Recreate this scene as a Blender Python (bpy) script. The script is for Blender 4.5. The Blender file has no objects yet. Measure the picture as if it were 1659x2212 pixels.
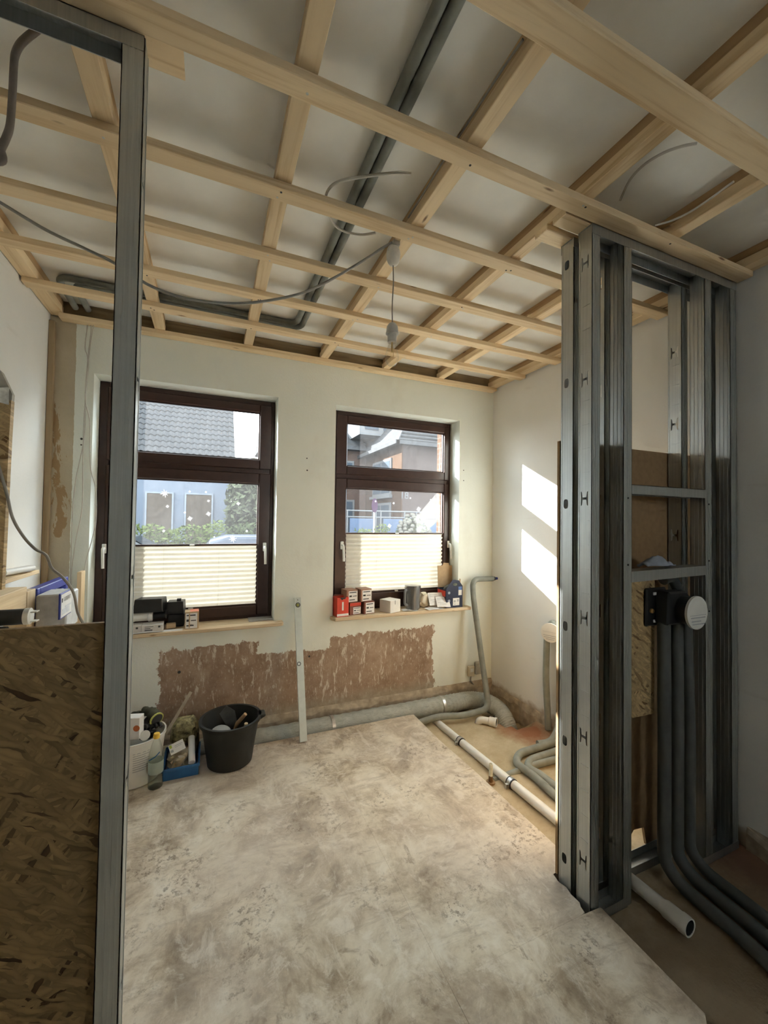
import bpy, bmesh, math, random
from mathutils import Vector, Matrix
random.seed(7)
SC = bpy.context.scene
COL = SC.collection

# ------------------------------------------------------------------ camera
F_PX, CX, CY = 877.67, 829.5, 1106.0
YAW, PITCH, ROLL = math.radians(23.0425), math.radians(1.2517), math.radians(0.83)
CAM = Vector((0.0, 0.0, 1.5))
_fwd = Vector((math.sin(YAW)*math.cos(PITCH), math.cos(YAW)*math.cos(PITCH), math.sin(PITCH)))
_r0 = Vector((math.cos(YAW), -math.sin(YAW), 0)); _u0 = _r0.cross(_fwd)
_right = _r0*math.cos(ROLL) + _u0*math.sin(ROLL)
_up = _u0*math.cos(ROLL) - _r0*math.sin(ROLL)
cd = bpy.data.cameras.new('camera'); cam = bpy.data.objects.new('camera', cd); COL.objects.link(cam)
cd.sensor_fit = 'HORIZONTAL'; cd.sensor_width = 36.0; cd.lens = 36.0*F_PX/1659.0
cd.clip_start = 0.02; cd.clip_end = 300
_m = Matrix((_right, _up, -_fwd)).transposed().to_4x4(); _m.translation = CAM
cam.matrix_world = _m
SC.camera = cam

def at(u, v, ax, val):
    """point of the place seen at photo position (u, v) that lies on the plane axis = val"""
    d = _right*((u-CX)/F_PX) - _up*((v-CY)/F_PX) + _fwd
    i = 'xyz'.index(ax); t = (val-CAM[i])/d[i]
    return CAM + d*t

# ------------------------------------------------------------------ light
W = bpy.data.worlds.new('sky'); SC.world = W; W.use_nodes = True
nt = W.node_tree; nt.nodes.clear()
wo = nt.nodes.new('ShaderNodeOutputWorld'); wb = nt.nodes.new('ShaderNodeBackground')
tc = nt.nodes.new('ShaderNodeTexCoord'); nz = nt.nodes.new('ShaderNodeTexNoise'); cr = nt.nodes.new('ShaderNodeValToRGB')
nz.inputs['Scale'].default_value = 5.0; nz.inputs['Detail'].default_value = 5
cr.color_ramp.elements[0].position = .38; cr.color_ramp.elements[0].color = (.62, .82, 1, 1)
cr.color_ramp.elements[1].position = .58; cr.color_ramp.elements[1].color = (1, .995, .96, 1)
nt.links.new(tc.outputs['Generated'], nz.inputs['Vector']); nt.links.new(nz.outputs['Fac'], cr.inputs['Fac'])
nt.links.new(cr.outputs['Color'], wb.inputs['Color']); nt.links.new(wb.outputs['Background'], wo.inputs['Surface'])
wb.inputs['Strength'].default_value = 9.0
sl = bpy.data.lights.new('sun', 'SUN'); sl.energy = 44.0; sl.angle = math.radians(.6); sl.color = (1.0, .99, .965)
sun = bpy.data.objects.new('sun', sl); COL.objects.link(sun)
sun.rotation_euler = Vector((.934, -1.0, -.56)).to_track_quat('-Z', 'Y').to_euler()
sun.location = (-6, 10, 8)
SC.view_settings.view_transform = 'Standard'; SC.view_settings.look = 'None'
SC.view_settings.gamma = 1.0; SC.view_settings.use_curve_mapping = False
SC.view_settings.exposure = 0.60
try:
    c = SC.cycles
    c.use_denoising = True; c.max_bounces = 7; c.diffuse_bounces = 5; c.glossy_bounces = 3
    c.use_adaptive_sampling = True; c.adaptive_threshold = .07; c.adaptive_min_samples = 16
    c.transparent_max_bounces = 8; c.sample_clamp_indirect = 8.0; c.caustics_reflective = False; c.caustics_refractive = False
except Exception:
    pass

# ------------------------------------------------------------------ helpers
class MB:
    def __init__(s): s.v = []; s.f = []; s.m = []; s.mi = 0
    def add(s, vs, fs):
        o = len(s.v); s.v += [Vector(v) for v in vs]
        for f in fs: s.f.append([i+o for i in f]); s.m.append(s.mi)
        return s
    def box(s, x0, x1, y0, y1, z0, z1):
        return s.add([(x0,y0,z0),(x1,y0,z0),(x1,y1,z0),(x0,y1,z0),(x0,y0,z1),(x1,y0,z1),(x1,y1,z1),(x0,y1,z1)],
                     [(0,3,2,1),(4,5,6,7),(0,1,5,4),(1,2,6,5),(2,3,7,6),(3,0,4,7)])
    def prism(s, pts, ax, a0, a1):
        """pts: outline in the two other axes (in x,y,z order), extruded along ax"""
        def p(q, a):
            return {'x': (a, q[0], q[1]), 'y': (q[0], a, q[1]), 'z': (q[0], q[1], a)}[ax]
        n = len(pts)
        vs = [p(q, a0) for q in pts] + [p(q, a1) for q in pts]
        fs = [tuple(range(n-1, -1, -1)), tuple(range(n, 2*n))] + [(i, (i+1) % n, n+(i+1) % n, n+i) for i in range(n)]
        return s.add(vs, fs)
    def tube(s, pts, r, n=12, caps=True, rf=None):
        pts = [Vector(p) for p in pts]; k = len(pts); rings = []
        t0 = (pts[1]-pts[0]).normalized()
        nrm = t0.orthogonal().normalized(); prev = t0
        for i, p in enumerate(pts):
            t = (pts[min(i+1, k-1)]-pts[max(i-1, 0)]).normalized()
            q = prev.rotation_difference(t); nrm = (q @ nrm).normalized(); prev = t
            b = t.cross(nrm)
            ring = []
            for j in range(n):
                a = 2*math.pi*j/n
                rr = r if rf is None else rf(i/(k-1), a, i)
                ring.append(p + (nrm*math.cos(a)+b*math.sin(a))*rr)
            rings.append(ring)
        vs = [v for R in rings for v in R]
        fs = [(i*n+j, i*n+(j+1) % n, (i+1)*n+(j+1) % n, (i+1)*n+j) for i in range(k-1) for j in range(n)]
        if caps: fs += [tuple(range(n-1, -1, -1)), tuple((k-1)*n+j for j in range(n))]
        return s.add(vs, fs)
    def lathe(s, prof, c=(0,0,0), n=24, M=None, caps=True, sx=1.0, sy=1.0):
        vs = []; k = len(prof)
        M = M or Matrix.Identity(3); c = Vector(c)
        for r, z in prof:
            for j in range(n):
                a = 2*math.pi*j/n; vs.append(c + M @ Vector((r*math.cos(a)*sx, r*math.sin(a)*sy, z)))
        fs = [(i*n+j, i*n+(j+1) % n, (i+1)*n+(j+1) % n, (i+1)*n+j) for i in range(k-1) for j in range(n)]
        if caps: fs += [tuple(range(n-1, -1, -1)), tuple((k-1)*n+j for j in range(n))]
        return s.add(vs, fs)
    def xf(s, M, start=0):
        for i in range(start, len(s.v)): s.v[i] = M @ s.v[i]
        return s
    def build(s, name, mat, parent=None, smooth=None, bevel=0, origin=None, fix=True):
        lo = Vector((min(v.x for v in s.v), min(v.y for v in s.v), min(v.z for v in s.v)))
        hi = Vector((max(v.x for v in s.v), max(v.y for v in s.v), max(v.z for v in s.v)))
        o = Vector(origin) if origin is not None else Vector(((lo.x+hi.x)/2, (lo.y+hi.y)/2, lo.z))
        me = bpy.data.meshes.new(name)
        me.from_pydata([v-o for v in s.v], [], s.f)
        mats = mat if isinstance(mat, (list, tuple)) else [mat]
        for m in mats: me.materials.append(m)
        me.polygons.foreach_set('material_index', s.m)
        if fix:
            bm = bmesh.new(); bm.from_mesh(me); bmesh.ops.recalc_face_normals(bm, faces=bm.faces); bm.to_mesh(me); bm.free()
        if smooth is not None:
            me.polygons.foreach_set('use_smooth', [True]*len(me.polygons)); me.set_sharp_from_angle(angle=math.radians(smooth))
        me.update()
        ob = bpy.data.objects.new(name, me); COL.objects.link(ob)
        place(ob, o, parent)
        if bevel:
            b = ob.modifiers.new('edge', 'BEVEL'); b.width = bevel; b.segments = 1; b.limit_method = 'ANGLE'; b.angle_limit = .7
        return ob

WLOC = {}
def place(ob, o, parent):
    WLOC[ob.name] = Vector(o)
    if parent is not None:
        ob.parent = parent; ob.location = Vector(o)-WLOC[parent.name]
    else:
        ob.location = o
def thing(name, label, cat, loc=(0,0,0), group=None):
    o = bpy.data.objects.new(name, None); COL.objects.link(o); o.empty_display_size = .05
    place(o, Vector(loc), None); return tag(o, label, cat, group)
def tag(o, label=None, cat=None, group=None, kind=None):
    if label: o['label'] = label
    if cat: o['category'] = cat
    if group: o['group'] = group
    if kind: o['kind'] = kind
    return o
def struct(o, label=None, cat=None):
    return tag(o, label, cat, None, 'structure')
def copy_obj(src, name, o, parent, M=None):
    c = bpy.data.objects.new(name, src.data); COL.objects.link(c); place(c, o, parent)
    if M is not None: c.rotation_euler = M.to_euler()
    return c
def rz(c, a):
    c = Vector(c); return Matrix.Translation(c) @ Matrix.Rotation(a, 4, 'Z') @ Matrix.Translation(-c)
def rot(c, a, ax):
    c = Vector(c); return Matrix.Translation(c) @ Matrix.Rotation(a, 4, ax) @ Matrix.Translation(-c)
def smooth_path(pts, n=8):
    P = [Vector(p) for p in pts]; out = []
    for i in range(len(P)-1):
        p0, p1, p2, p3 = P[max(i-1,0)], P[i], P[i+1], P[min(i+2,len(P)-1)]
        for k in range(n):
            t = k/n
            out.append(.5*((2*p1)+(p2-p0)*t+(2*p0-5*p1+4*p2-p3)*t*t+(3*p1-p0-3*p2+p3)*t**3))
    out.append(P[-1]); return out
def bend_path(pts, r=.05, n=6):
    """polyline with rounded corners"""
    P = [Vector(p) for p in pts]; out = [P[0]]
    for i in range(1, len(P)-1):
        a = (P[i-1]-P[i]); b = (P[i+1]-P[i]); ra = min(r, a.length*.49, b.length*.49)
        s = P[i]+a.normalized()*ra; e = P[i]+b.normalized()*ra
        for k in range(n+1):
            t = k/n; out.append(s.lerp(P[i], t).lerp(P[i].lerp(e, t), t))
    out.append(P[-1]); return out
def shape2d(outer, holes=(), font=None, size=1.0):
    """flat faces of an outline with holes -> (verts2d, faces)"""
    if font:
        cu = bpy.data.curves.new('t', 'FONT'); cu.body = font; cu.size = size; cu.align_x = 'CENTER'; cu.align_y = 'CENTER'
    else:
        cu = bpy.data.curves.new('t', 'CURVE'); cu.dimensions = '2D'; cu.fill_mode = 'BOTH'
        for loop in [outer]+list(holes):
            sp = cu.splines.new('POLY'); sp.points.add(len(loop)-1); sp.use_cyclic_u = True
            for i, q in enumerate(loop): sp.points[i].co = (q[0], q[1], 0, 1)
    ob = bpy.data.objects.new('t', cu); COL.objects.link(ob)
    dg = bpy.context.evaluated_depsgraph_get(); dg.update()
    me = bpy.data.meshes.new_from_object(ob.evaluated_get(dg))
    vs = [(v.co.x, v.co.y) for v in me.vertices]; fs = [tuple(p.vertices) for p in me.polygons]
    bpy.data.objects.remove(ob); bpy.data.curves.remove(cu); bpy.data.meshes.remove(me)
    return vs, fs
def flat(mb, sh, fn):
    vs, fs = sh; mb.add([fn(u, v) for u, v in vs], fs)
def slab(mb, outer, holes, fn, t):
    """outline with holes given a real thickness t; fn(u, v, w)"""
    vs, fs = shape2d(outer, holes)
    mb.add([fn(u, v, 0) for u, v in vs], fs); mb.add([fn(u, v, t) for u, v in vs], fs)
    for loop in [outer]+list(holes):
        n = len(loop)
        mb.add([fn(q[0], q[1], 0) for q in loop]+[fn(q[0], q[1], t) for q in loop], [(i, (i+1) % n, n+(i+1) % n, n+i) for i in range(n)])

# ------------------------------------------------------------------ materials
class T:
    def __init__(s, name):
        s.m = bpy.data.materials.new(name); s.m.use_nodes = True; s.t = s.m.node_tree; s.t.nodes.clear()
        s.out = s.n('OutputMaterial'); s.co = None
    def n(s, ty, **kw):
        nd = s.t.nodes.new('ShaderNode'+ty)
        for k, v in kw.items(): setattr(nd, k, v)
        return nd
    def l(s, a, b): s.t.links.new(a, b); return s
    def val(s, inp, x):
        if hasattr(x, 'is_linked') or hasattr(x, 'links'): s.l(x, inp)
        else: inp.default_value = x
    def obj(s):
        if s.co is None: s.co = s.n('TexCoord').outputs['Object']
        return s.co
    def map(s, scale=(1,1,1), rotv=(0,0,0), loc=(0,0,0), src=None):
        m = s.n('Mapping'); m.inputs['Scale'].default_value = scale; m.inputs['Rotation'].default_value = rotv; m.inputs['Location'].default_value = loc
        s.l(src or s.obj(), m.inputs['Vector']); return m.outputs['Vector']
    def noise(s, scale, detail=4, rough=.55, vec=None, dist=0):
        n = s.n('TexNoise'); n.inputs['Scale'].default_value = scale; n.inputs['Detail'].default_value = detail
        n.inputs['Roughness'].default_value = rough; n.inputs['Distortion'].default_value = dist
        s.l(vec or s.obj(), n.inputs['Vector']); return n.outputs['Fac']
    def math(s, op, a, b=0.0, clamp=False):
        n = s.n('Math', operation=op, use_clamp=clamp); s.val(n.inputs[0], a); s.val(n.inputs[1], b); return n.outputs[0]
    def ramp(s, fac, stops):
        r = s.n('ValToRGB'); e = r.color_ramp.elements
        while len(e) < len(stops): e.new(.5)
        for i, (p, c) in enumerate(stops):
            e[i].position = p; e[i].color = (c[0], c[1], c[2], 1) if isinstance(c, (tuple, list)) else (c, c, c, 1)
        s.l(fac, r.inputs['Fac']); return r.outputs['Color']
    def mix(s, fac, a, b, bt='MIX'):
        n = s.n('Mix', data_type='RGBA', blend_type=bt); s.val(n.inputs['Factor'], fac)
        for i, x in ((6, a), (7, b)):
            if isinstance(x, (tuple, list)): n.inputs[i].default_value = (x[0], x[1], x[2], 1)
            else: s.l(x, n.inputs[i])
        return n.outputs[2]
    def xyz(s):
        n = s.n('SeparateXYZ'); s.l(s.obj(), n.inputs[0]); return n.outputs
    def pbr(s, color, rough=.6, metal=0.0, bump=None, bs=.2, bd=.01, spec=.5, **kw):
        p = s.n('BsdfPrincipled')
        if isinstance(color, (tuple, list)): p.inputs['Base Color'].default_value = (color[0], color[1], color[2], 1)
        else: s.l(color, p.inputs['Base Color'])
        s.val(p.inputs['Roughness'], rough); p.inputs['Metallic'].default_value = metal; p.inputs['Specular IOR Level'].default_value = spec
        for k, v in kw.items(): p.inputs[k.replace('_', ' ')].default_value = v
        if bump is not None:
            b = s.n('Bump'); b.inputs['Strength'].default_value = bs; b.inputs['Distance'].default_value = bd
            s.l(bump, b.inputs['Height']); s.l(b.outputs['Normal'], p.inputs['Normal'])
        s.l(p.outputs[0], s.out.inputs['Surface']); return s.m
def plain(name, c, rough=.55, metal=0, var=.12, sc=30, spec=.4, **kw):
    t = T(name); n = t.noise(sc, 3)
    col = t.ramp(n, [(.3, tuple(x*(1-var) for x in c)), (.7, tuple(min(1, x*(1+var)) for x in c))])
    return t.pbr(col, rough, metal, spec=spec, **kw)

def m_wood(name, axis, light=(.84,.66,.42), dark=(.62,.42,.21)):
    t = T(name); i = 'xyz'.index(axis)
    oi = t.n('ObjectInfo'); va = t.n('VectorMath', operation='ADD'); t.l(t.obj(), va.inputs[0])
    sc = t.n('VectorMath', operation='SCALE'); cb = t.n('CombineXYZ')
    for k in range(3): t.l(oi.outputs['Random'], cb.inputs[k])
    t.l(cb.outputs[0], sc.inputs[0]); sc.inputs['Scale'].default_value = 17.3; t.l(sc.outputs[0], va.inputs[1])
    src = va.outputs[0]
    s = [38.0]*3; s[i] = 1.6
    g = t.noise(1.0, 5, .6, t.map(tuple(s), src=src), .6)
    s2 = [9.0]*3; s2[i] = 1.0
    g2 = t.noise(1.0, 2, .5, t.map(tuple(s2), src=src), .3)
    col = t.ramp(g, [(.30, dark), (.50, light), (.75, tuple(min(1, x*1.08) for x in light))])
    col = t.mix(t.ramp(g2, [(.35, .55), (.7, 0.0)]), col, tuple((a*.55+b*.45)*.95 for a, b in zip(light, dark)))
    s3 = [13.0]*3; s3[i] = 3.2
    vo = t.n('TexVoronoi', feature='F1'); t.l(t.map(tuple(s3), src=src), vo.inputs['Vector']); vo.inputs['Scale'].default_value = 1.0
    kn = t.ramp(vo.outputs['Distance'], [(.045, 1.0), (.10, 0.0)])
    col = t.mix(kn, col, (.20, .10, .045))
    # slight tone difference from stick to stick
    hv = t.n('HueSaturation'); t.l(col, hv.inputs['Color'])
    t.l(t.math('ADD', t.math('MULTIPLY', oi.outputs['Random'], .25), .86), hv.inputs['Value'])
    return t.pbr(hv.outputs['Color'], .62, bump=g, bs=.12, bd=.004, spec=.3)

def m_osb(name, plane='xz', light=(.56,.40,.20), dark=(.22,.12,.045)):
    t = T(name); cols = []
    ax = {'xz': 1, 'yz': 0}[plane]
    for k, (ang, sx, sy) in enumerate(((.2, 13, 75), (1.0, 15, 85), (2.3, 12, 70), (-.55, 16, 95))):
        r = [0, 0, 0]; r[ax] = ang
        s = [1, 1, 1]; s[2] = sy; s[0 if plane == 'xz' else 1] = sx; s[ax] = 1
        dv = t.n('TexNoise'); dv.inputs['Scale'].default_value = 22; t.l(t.obj(), dv.inputs['Vector']); dm = t.n('VectorMath', operation='MULTIPLY_ADD'); t.l(dv.outputs['Color'], dm.inputs[0]); dm.inputs[1].default_value = (.02, .02, .02); t.l(t.obj(), dm.inputs[2])
        m1 = t.map((1,1,1), tuple(r), src=dm.outputs[0]); m2 = t.map(tuple(s), (0,0,0), (k*7.3, k*3.1, k*5.7), m1)
        dn = t.n('TexVoronoi', feature='F1'); dn.inputs['Scale'].default_value = 1.0; t.l(m2, dn.inputs['Vector'])
        sep = t.n('SeparateColor'); t.l(dn.outputs['Color'], sep.inputs[0])
        cols.append((sep.outputs[0], sep.outputs[1], dn.outputs['Distance']))
    base = None
    for k, (a, b, d) in enumerate(cols):
        c = t.ramp(a, [(.0, dark), (.10, tuple(x*.80 for x in light)), (.5, light), (1.0, tuple(min(1, x*1.22) for x in light))])
        edge = t.ramp(d, [(.35, 1.0), (.75, .72)])
        c = t.mix(1.0, c, edge, 'MULTIPLY')
        base = c if base is None else t.mix(t.math('GREATER_THAN', b, .55), base, c)
    return t.pbr(base, .6, bump=cols[0][0], bs=.25, bd=.003, spec=.35)

def m_galv(name, dark=1.0):
    t = T(name)
    a = t.noise(1.0, 4, .6, t.map((140, 140, 2.2))); b = t.noise(14, 4, .6)
    col = t.ramp(a, [(.3, (.47*dark, .495*dark, .49*dark)), (.7, (.58*dark, .60*dark, .585*dark))])
    col = t.mix(t.ramp(b, [(.35, .3), (.65, 0.)]), col, (.40*dark, .42*dark, .43*dark))
    return t.pbr(col, t.ramp(a, [(.3, .47), (.7, .38)]), .92, bump=a, bs=.025, bd=.002)

def m_white_wall(name, tint=(.87,.872,.84)):
    t = T(name); n = t.noise(1.6, 5, .6); f = t.noise(70, 4, .6)
    col = t.ramp(n, [(.3, tuple(x*.93 for x in tint)), (.7, tint)])
    sm = t.noise(1.0, 3, .5, t.map((2.5, 2.5, 18)))
    col = t.mix(t.ramp(sm, [(.66, 0.), (.8, .18)]), col, (.5, .46, .38))
    # low band of bare mortar near the ground
    z = t.xyz()[2]; w = t.math('ADD', z, t.math('MULTIPLY', t.math('SUBTRACT', t.noise(9, 5, .65), .5), .12))
    low = t.ramp(t.math('MULTIPLY', w, 5.0), [(.0, 1.0), (.08, .8), (.26, 0.)])
    col = t.mix(low, col, (.46, .38, .29))
    return t.pbr(col, .85, bump=t.math('ADD', f, t.math('MULTIPLY', n, 2.0)), bs=.18, bd=.004, spec=.2)

def m_window_wall():
    t = T('window_wall_plaster'); x, y, z = t.xyz()
    n1 = t.math('MULTIPLY', t.math('SUBTRACT', t.noise(8, 8, .75, None, .6), .5), .17)
    n2 = t.math('MULTIPLY', t.math('SUBTRACT', t.noise(45, 4, .7), .5), .03)
    nn = t.math('ADD', n1, n2)
    def rect(x0, x1, z0, z1, k=1.0):
        dx = t.math('SUBTRACT', t.math('ABSOLUTE', t.math('SUBTRACT', x, (x0+x1)/2)), (x1-x0)/2)
        dz = t.math('SUBTRACT', t.math('ABSOLUTE', t.math('SUBTRACT', z, (z0+z1)/2)), (z1-z0)/2)
        d = t.math('ADD', t.math('MAXIMUM', dx, dz), t.math('MULTIPLY', nn, k))
        return t.math('LESS_THAN', d, 0.0)
    p = t.math('MAXIMUM', rect(-.30, .33, -.4, .600), t.math('MAXIMUM', rect(.25, .95, -.4, .505), rect(.88, 1.80, -.4, .585)))
    base = t.ramp(t.noise(1.4, 5, .6), [(.3, (.775, .81, .735)), (.7, (.845, .875, .80))])
    sm = t.noise(1.0, 4, .6, t.map((3.5, 3, 2.0)))
    base = t.mix(t.ramp(sm, [(.58, 0.), (.78, .22)]), base, (.52, .47, .37))
    br = t.ramp(t.noise(6, 7, .7), [(.28, (.24, .16, .105)), (.52, (.36, .255, .18)), (.75, (.46, .35, .26))])
    scr = t.noise(1.0, 6, .75, t.map((26, 26, 7)), .5)
    br = t.mix(t.ramp(scr, [(.555, 0.), (.61, .9)]), br, (.66, .60, .50))
    blo = t.noise(1.0, 7, .72, t.map((5, 5, 3.2), loc=(4, 0, 2)), .8)
    br = t.mix(t.ramp(blo, [(.53, 0.), (.66, .65)]), br, (.47, .37, .27))
    fine = t.noise(1.0, 4, .7, t.map((90, 90, 25)))
    br = t.mix(t.ramp(fine, [(.58, 0.), (.66, .75)]), br, (.64, .57, .47))
    col = t.mix(p, base, br)
    zz = t.math('ADD', z, t.math('MULTIPLY', nn, .6))
    low = t.ramp(t.math('MULTIPLY', zz, 4.0), [(.0, 1.0), (.30, .85), (.62, 0.)])
    lowx = t.math('MULTIPLY', low, t.math('MAXIMUM', p, t.math('LESS_THAN', zz, .05)))
    col = t.mix(lowx, col, t.ramp(t.noise(18, 5, .7), [(.3, (.27, .225, .165)), (.7, (.45, .39, .30))]))
    st = rect(-.99, -.805, .5, 3.0, .12)
    beige = t.ramp(t.noise(3, 6, .65), [(.3, (.46, .40, .28)), (.7, (.58, .51, .38))])
    xs = t.math('SUBTRACT', x, t.math('MULTIPLY', t.math('SUBTRACT', 1.9, z), .055))
    big = t.math('MULTIPLY', t.math('SUBTRACT', t.noise(1.0, 6, .7, t.map((14, 14, 5)), .7), .5), .26)
    def rect2(x0, x1, z0, z1):
        dx = t.math('SUBTRACT', t.math('ABSOLUTE', t.math('SUBTRACT', xs, (x0+x1)/2)), (x1-x0)/2)
        dz = t.math('SUBTRACT', t.math('ABSOLUTE', t.math('SUBTRACT', z, (z0+z1)/2)), (z1-z0)/2)
        return t.math('LESS_THAN', t.math('ADD', t.math('MAXIMUM', dx, dz), big), 0.0)
    torn = t.math('MAXIMUM', rect2(-.908, -.858, 1.36, 1.86), rect2(-.915, -.875, 1.8, 2.3))
    beige = t.mix(torn, beige, (.38, .26, .14))
    col = t.mix(st, col, beige)
    h = t.math('ADD', t.math('MULTIPLY', p, -1.2), t.math('MULTIPLY', t.noise(60, 4, .6), .5))
    h = t.math('ADD', h, t.math('MULTIPLY', scr, t.math('MULTIPLY', p, .8)))
    return t.pbr(col, .85, bump=h, bs=.5, bd=.004, spec=.2)

def m_panel():
    t = T('dirty_chipboard')
    n = t.noise(3.6, 9, .70, None, .5); d = t.noise(10, 8, .72, None, .6); s = t.noise(85, 3, .7); lg = t.noise(1.1, 5, .6, t.map(loc=(3, 1, 0)))
    col = t.ramp(n, [(.32, (.22, .165, .105)), (.44, (.44, .355, .25)), (.53, (.62, .535, .405)), (.66, (.76, .68, .545))])
    col = t.mix(t.ramp(d, [(.53, 0.), (.62, .55)]), col, (.78, .715, .60))
    col = t.mix(t.ramp(d, [(.34, .8), (.43, 0.)]), col, (.30, .225, .15))
    wv = t.noise(1.0, 7, .7, t.map((4, 13, 1), (0, 0, .75)), .7)
    col = t.mix(t.ramp(wv, [(.54, 0.), (.66, .55)]), col, (.31, .24, .165))
    wl = t.noise(1.0, 6, .7, t.map((14, 4, 1), (0, 0, .35), (5, 2, 0)), .6)
    col = t.mix(t.ramp(wl, [(.56, 0.), (.64, .45)]), col, (.74, .68, .57))
    col = t.mix(t.ramp(lg, [(.38, .0), (.62, .38)]), col, (.62, .55, .49))
    cl = t.ramp(t.noise(3.2, 6, .7, t.map(loc=(9, 4, 0))), [(.52, 0.), (.62, 1.)])
    col = t.mix(t.math('MULTIPLY', cl, t.ramp(t.noise(38, 4, .75), [(.50, 0.), (.60, .75)])), col, (.20, .15, .105))
    col = t.mix(t.ramp(s, [(.73, 0.), (.76, .85)]), col, (.11, .085, .06))
    return t.pbr(col, t.ramp(d, [(.3, .75), (.7, .55)]), bump=d, bs=.12, bd=.003, spec=.3)

def m_sub():
    t = T('sandy_subfloor'); x, y, z = t.xyz()
    n = t.noise(4, 8, .7); f = t.noise(90, 3, .7)
    col = t.ramp(n, [(.3, (.36, .285, .17)), (.7, (.54, .45, .31))])
    col = t.mix(t.ramp(f, [(.55, 0.), (.8, .4)]), col, (.28, .21, .13))
    # red brick dust by the wall
    rx = t.math('MULTIPLY', t.math('SUBTRACT', x, 2.22), 4.0); ry = t.math('MULTIPLY', t.math('SUBTRACT', y, 2.42), 3.0)
    dd = t.math('SQRT', t.math('ADD', t.math('MULTIPLY', rx, rx), t.math('MULTIPLY', ry, ry)))
    col = t.mix(t.ramp(t.math('ADD', dd, t.math('SUBTRACT', n, .5)), [(.35, .85), (.95, 0.)]), col, (.27, .09, .04))
    ry2 = t.math('MULTIPLY', t.math('SUBTRACT', y, 1.05), 2.4); rx2 = t.math('MULTIPLY', t.math('SUBTRACT', x, 2.45), 2.6)
    d2 = t.math('SQRT', t.math('ADD', t.math('MULTIPLY', rx2, rx2), t.math('MULTIPLY', ry2, ry2)))
    col = t.mix(t.ramp(t.math('ADD', d2, t.math('SUBTRACT', n, .5)), [(.4, .8), (1.1, 0.)]), col, (.25, .085, .05))
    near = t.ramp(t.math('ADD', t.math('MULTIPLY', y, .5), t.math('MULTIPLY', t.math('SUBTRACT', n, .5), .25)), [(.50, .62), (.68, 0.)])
    col = t.mix(near, col, (.185, .13, .085))  # browner soil tone at the near end, darkened to paint in its dim light
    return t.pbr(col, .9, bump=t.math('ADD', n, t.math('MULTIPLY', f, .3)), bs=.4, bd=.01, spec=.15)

def m_glass(name, dirt=.10, tint=(.97,.985,.98)):
    t = T(name)
    tr = t.n('BsdfTransparent'); tr.inputs['Color'].default_value = (*tint, 1)
    gl = t.n('BsdfGlossy'); gl.inputs['Roughness'].default_value = .02
    df = t.n('BsdfTranslucent'); df.inputs['Color'].default_value = (.9, .9, .92, 1)
    d = t.noise(3.5, 6, .7); sp = t.noise(30, 3, .7)
    m1 = t.n('MixShader')
    t.l(t.ramp(t.math('ADD', t.math('MULTIPLY', d, .75), t.math('MULTIPLY', sp, .25)), [(.3, dirt*.5), (.75, dirt*1.6)]), m1.inputs[0])
    t.l(tr.outputs[0], m1.inputs[1]); t.l(df.outputs[0], m1.inputs[2])
    m2 = t.n('MixShader'); m2.inputs[0].default_value = .05
    t.l(m1.outputs[0], m2.inputs[1]); t.l(gl.outputs[0], m2.inputs[2]); t.l(m2.outputs[0], t.out.inputs['Surface'])
    return t.m
def m_clear(name, tint, fac=.12, rough=.05):
    t = T(name); tr = t.n('BsdfTransparent'); tr.inputs['Color'].default_value = (*tint, 1)
    gl = t.n('BsdfGlossy'); gl.inputs['Roughness'].default_value = rough
    fr = t.n('LayerWeight'); fr.inputs['Blend'].default_value = .35
    m = t.n('MixShader'); t.l(t.math('MULTIPLY', fr.outputs['Facing'], fac*4, True), m.inputs[0])
    t.l(tr.outputs[0], m.inputs[1]); t.l(gl.outputs[0], m.inputs[2]); t.l(m.outputs[0], t.out.inputs['Surface']); return t.m
def m_translucent(name, c, fac=.55):
    t = T(name); a = t.n('BsdfDiffuse'); b = t.n('BsdfTranslucent')
    n = t.noise(14, 4, .6); col = t.ramp(n, [(.3, tuple(x*.92 for x in c)), (.7, c)])
    t.l(col, a.inputs['Color']); t.l(col, b.inputs['Color'])
    m = t.n('MixShader'); m.inputs[0].default_value = fac
    t.l(a.outputs[0], m.inputs[1]); t.l(b.outputs[0], m.inputs[2]); t.l(m.outputs[0], t.out.inputs['Surface']); return t.m
def m_brick(name, c1, c2, mortar, scale=4.0):
    t = T(name); b = t.n('TexBrick'); b.inputs['Scale'].default_value = scale
    x = t.xyz(); cb = t.n('CombineXYZ'); t.l(t.math('ADD', x[0], x[1]), cb.inputs[0]); t.l(x[2], cb.inputs[1])
    t.l(cb.outputs[0], b.inputs['Vector'])
    b.inputs['Color1'].default_value = (*c1, 1); b.inputs['Color2'].default_value = (*c2, 1); b.inputs['Mortar'].default_value = (*mortar, 1)
    b.inputs['Mortar Size'].default_value = .025
    return t.pbr(t.mix(t.ramp(t.noise(3, 5, .6), [(.3, .35), (.7, 0.)]), b.outputs['Color'], tuple(x*.6 for x in c1)), .95, spec=.015)
def m_leaf(name, c1, c2):
    t = T(name); oi = t.noise(9, 3, .7); return t.pbr(t.ramp(oi, [(.3, c1), (.7, c2)]), .95, spec=.015)

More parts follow.
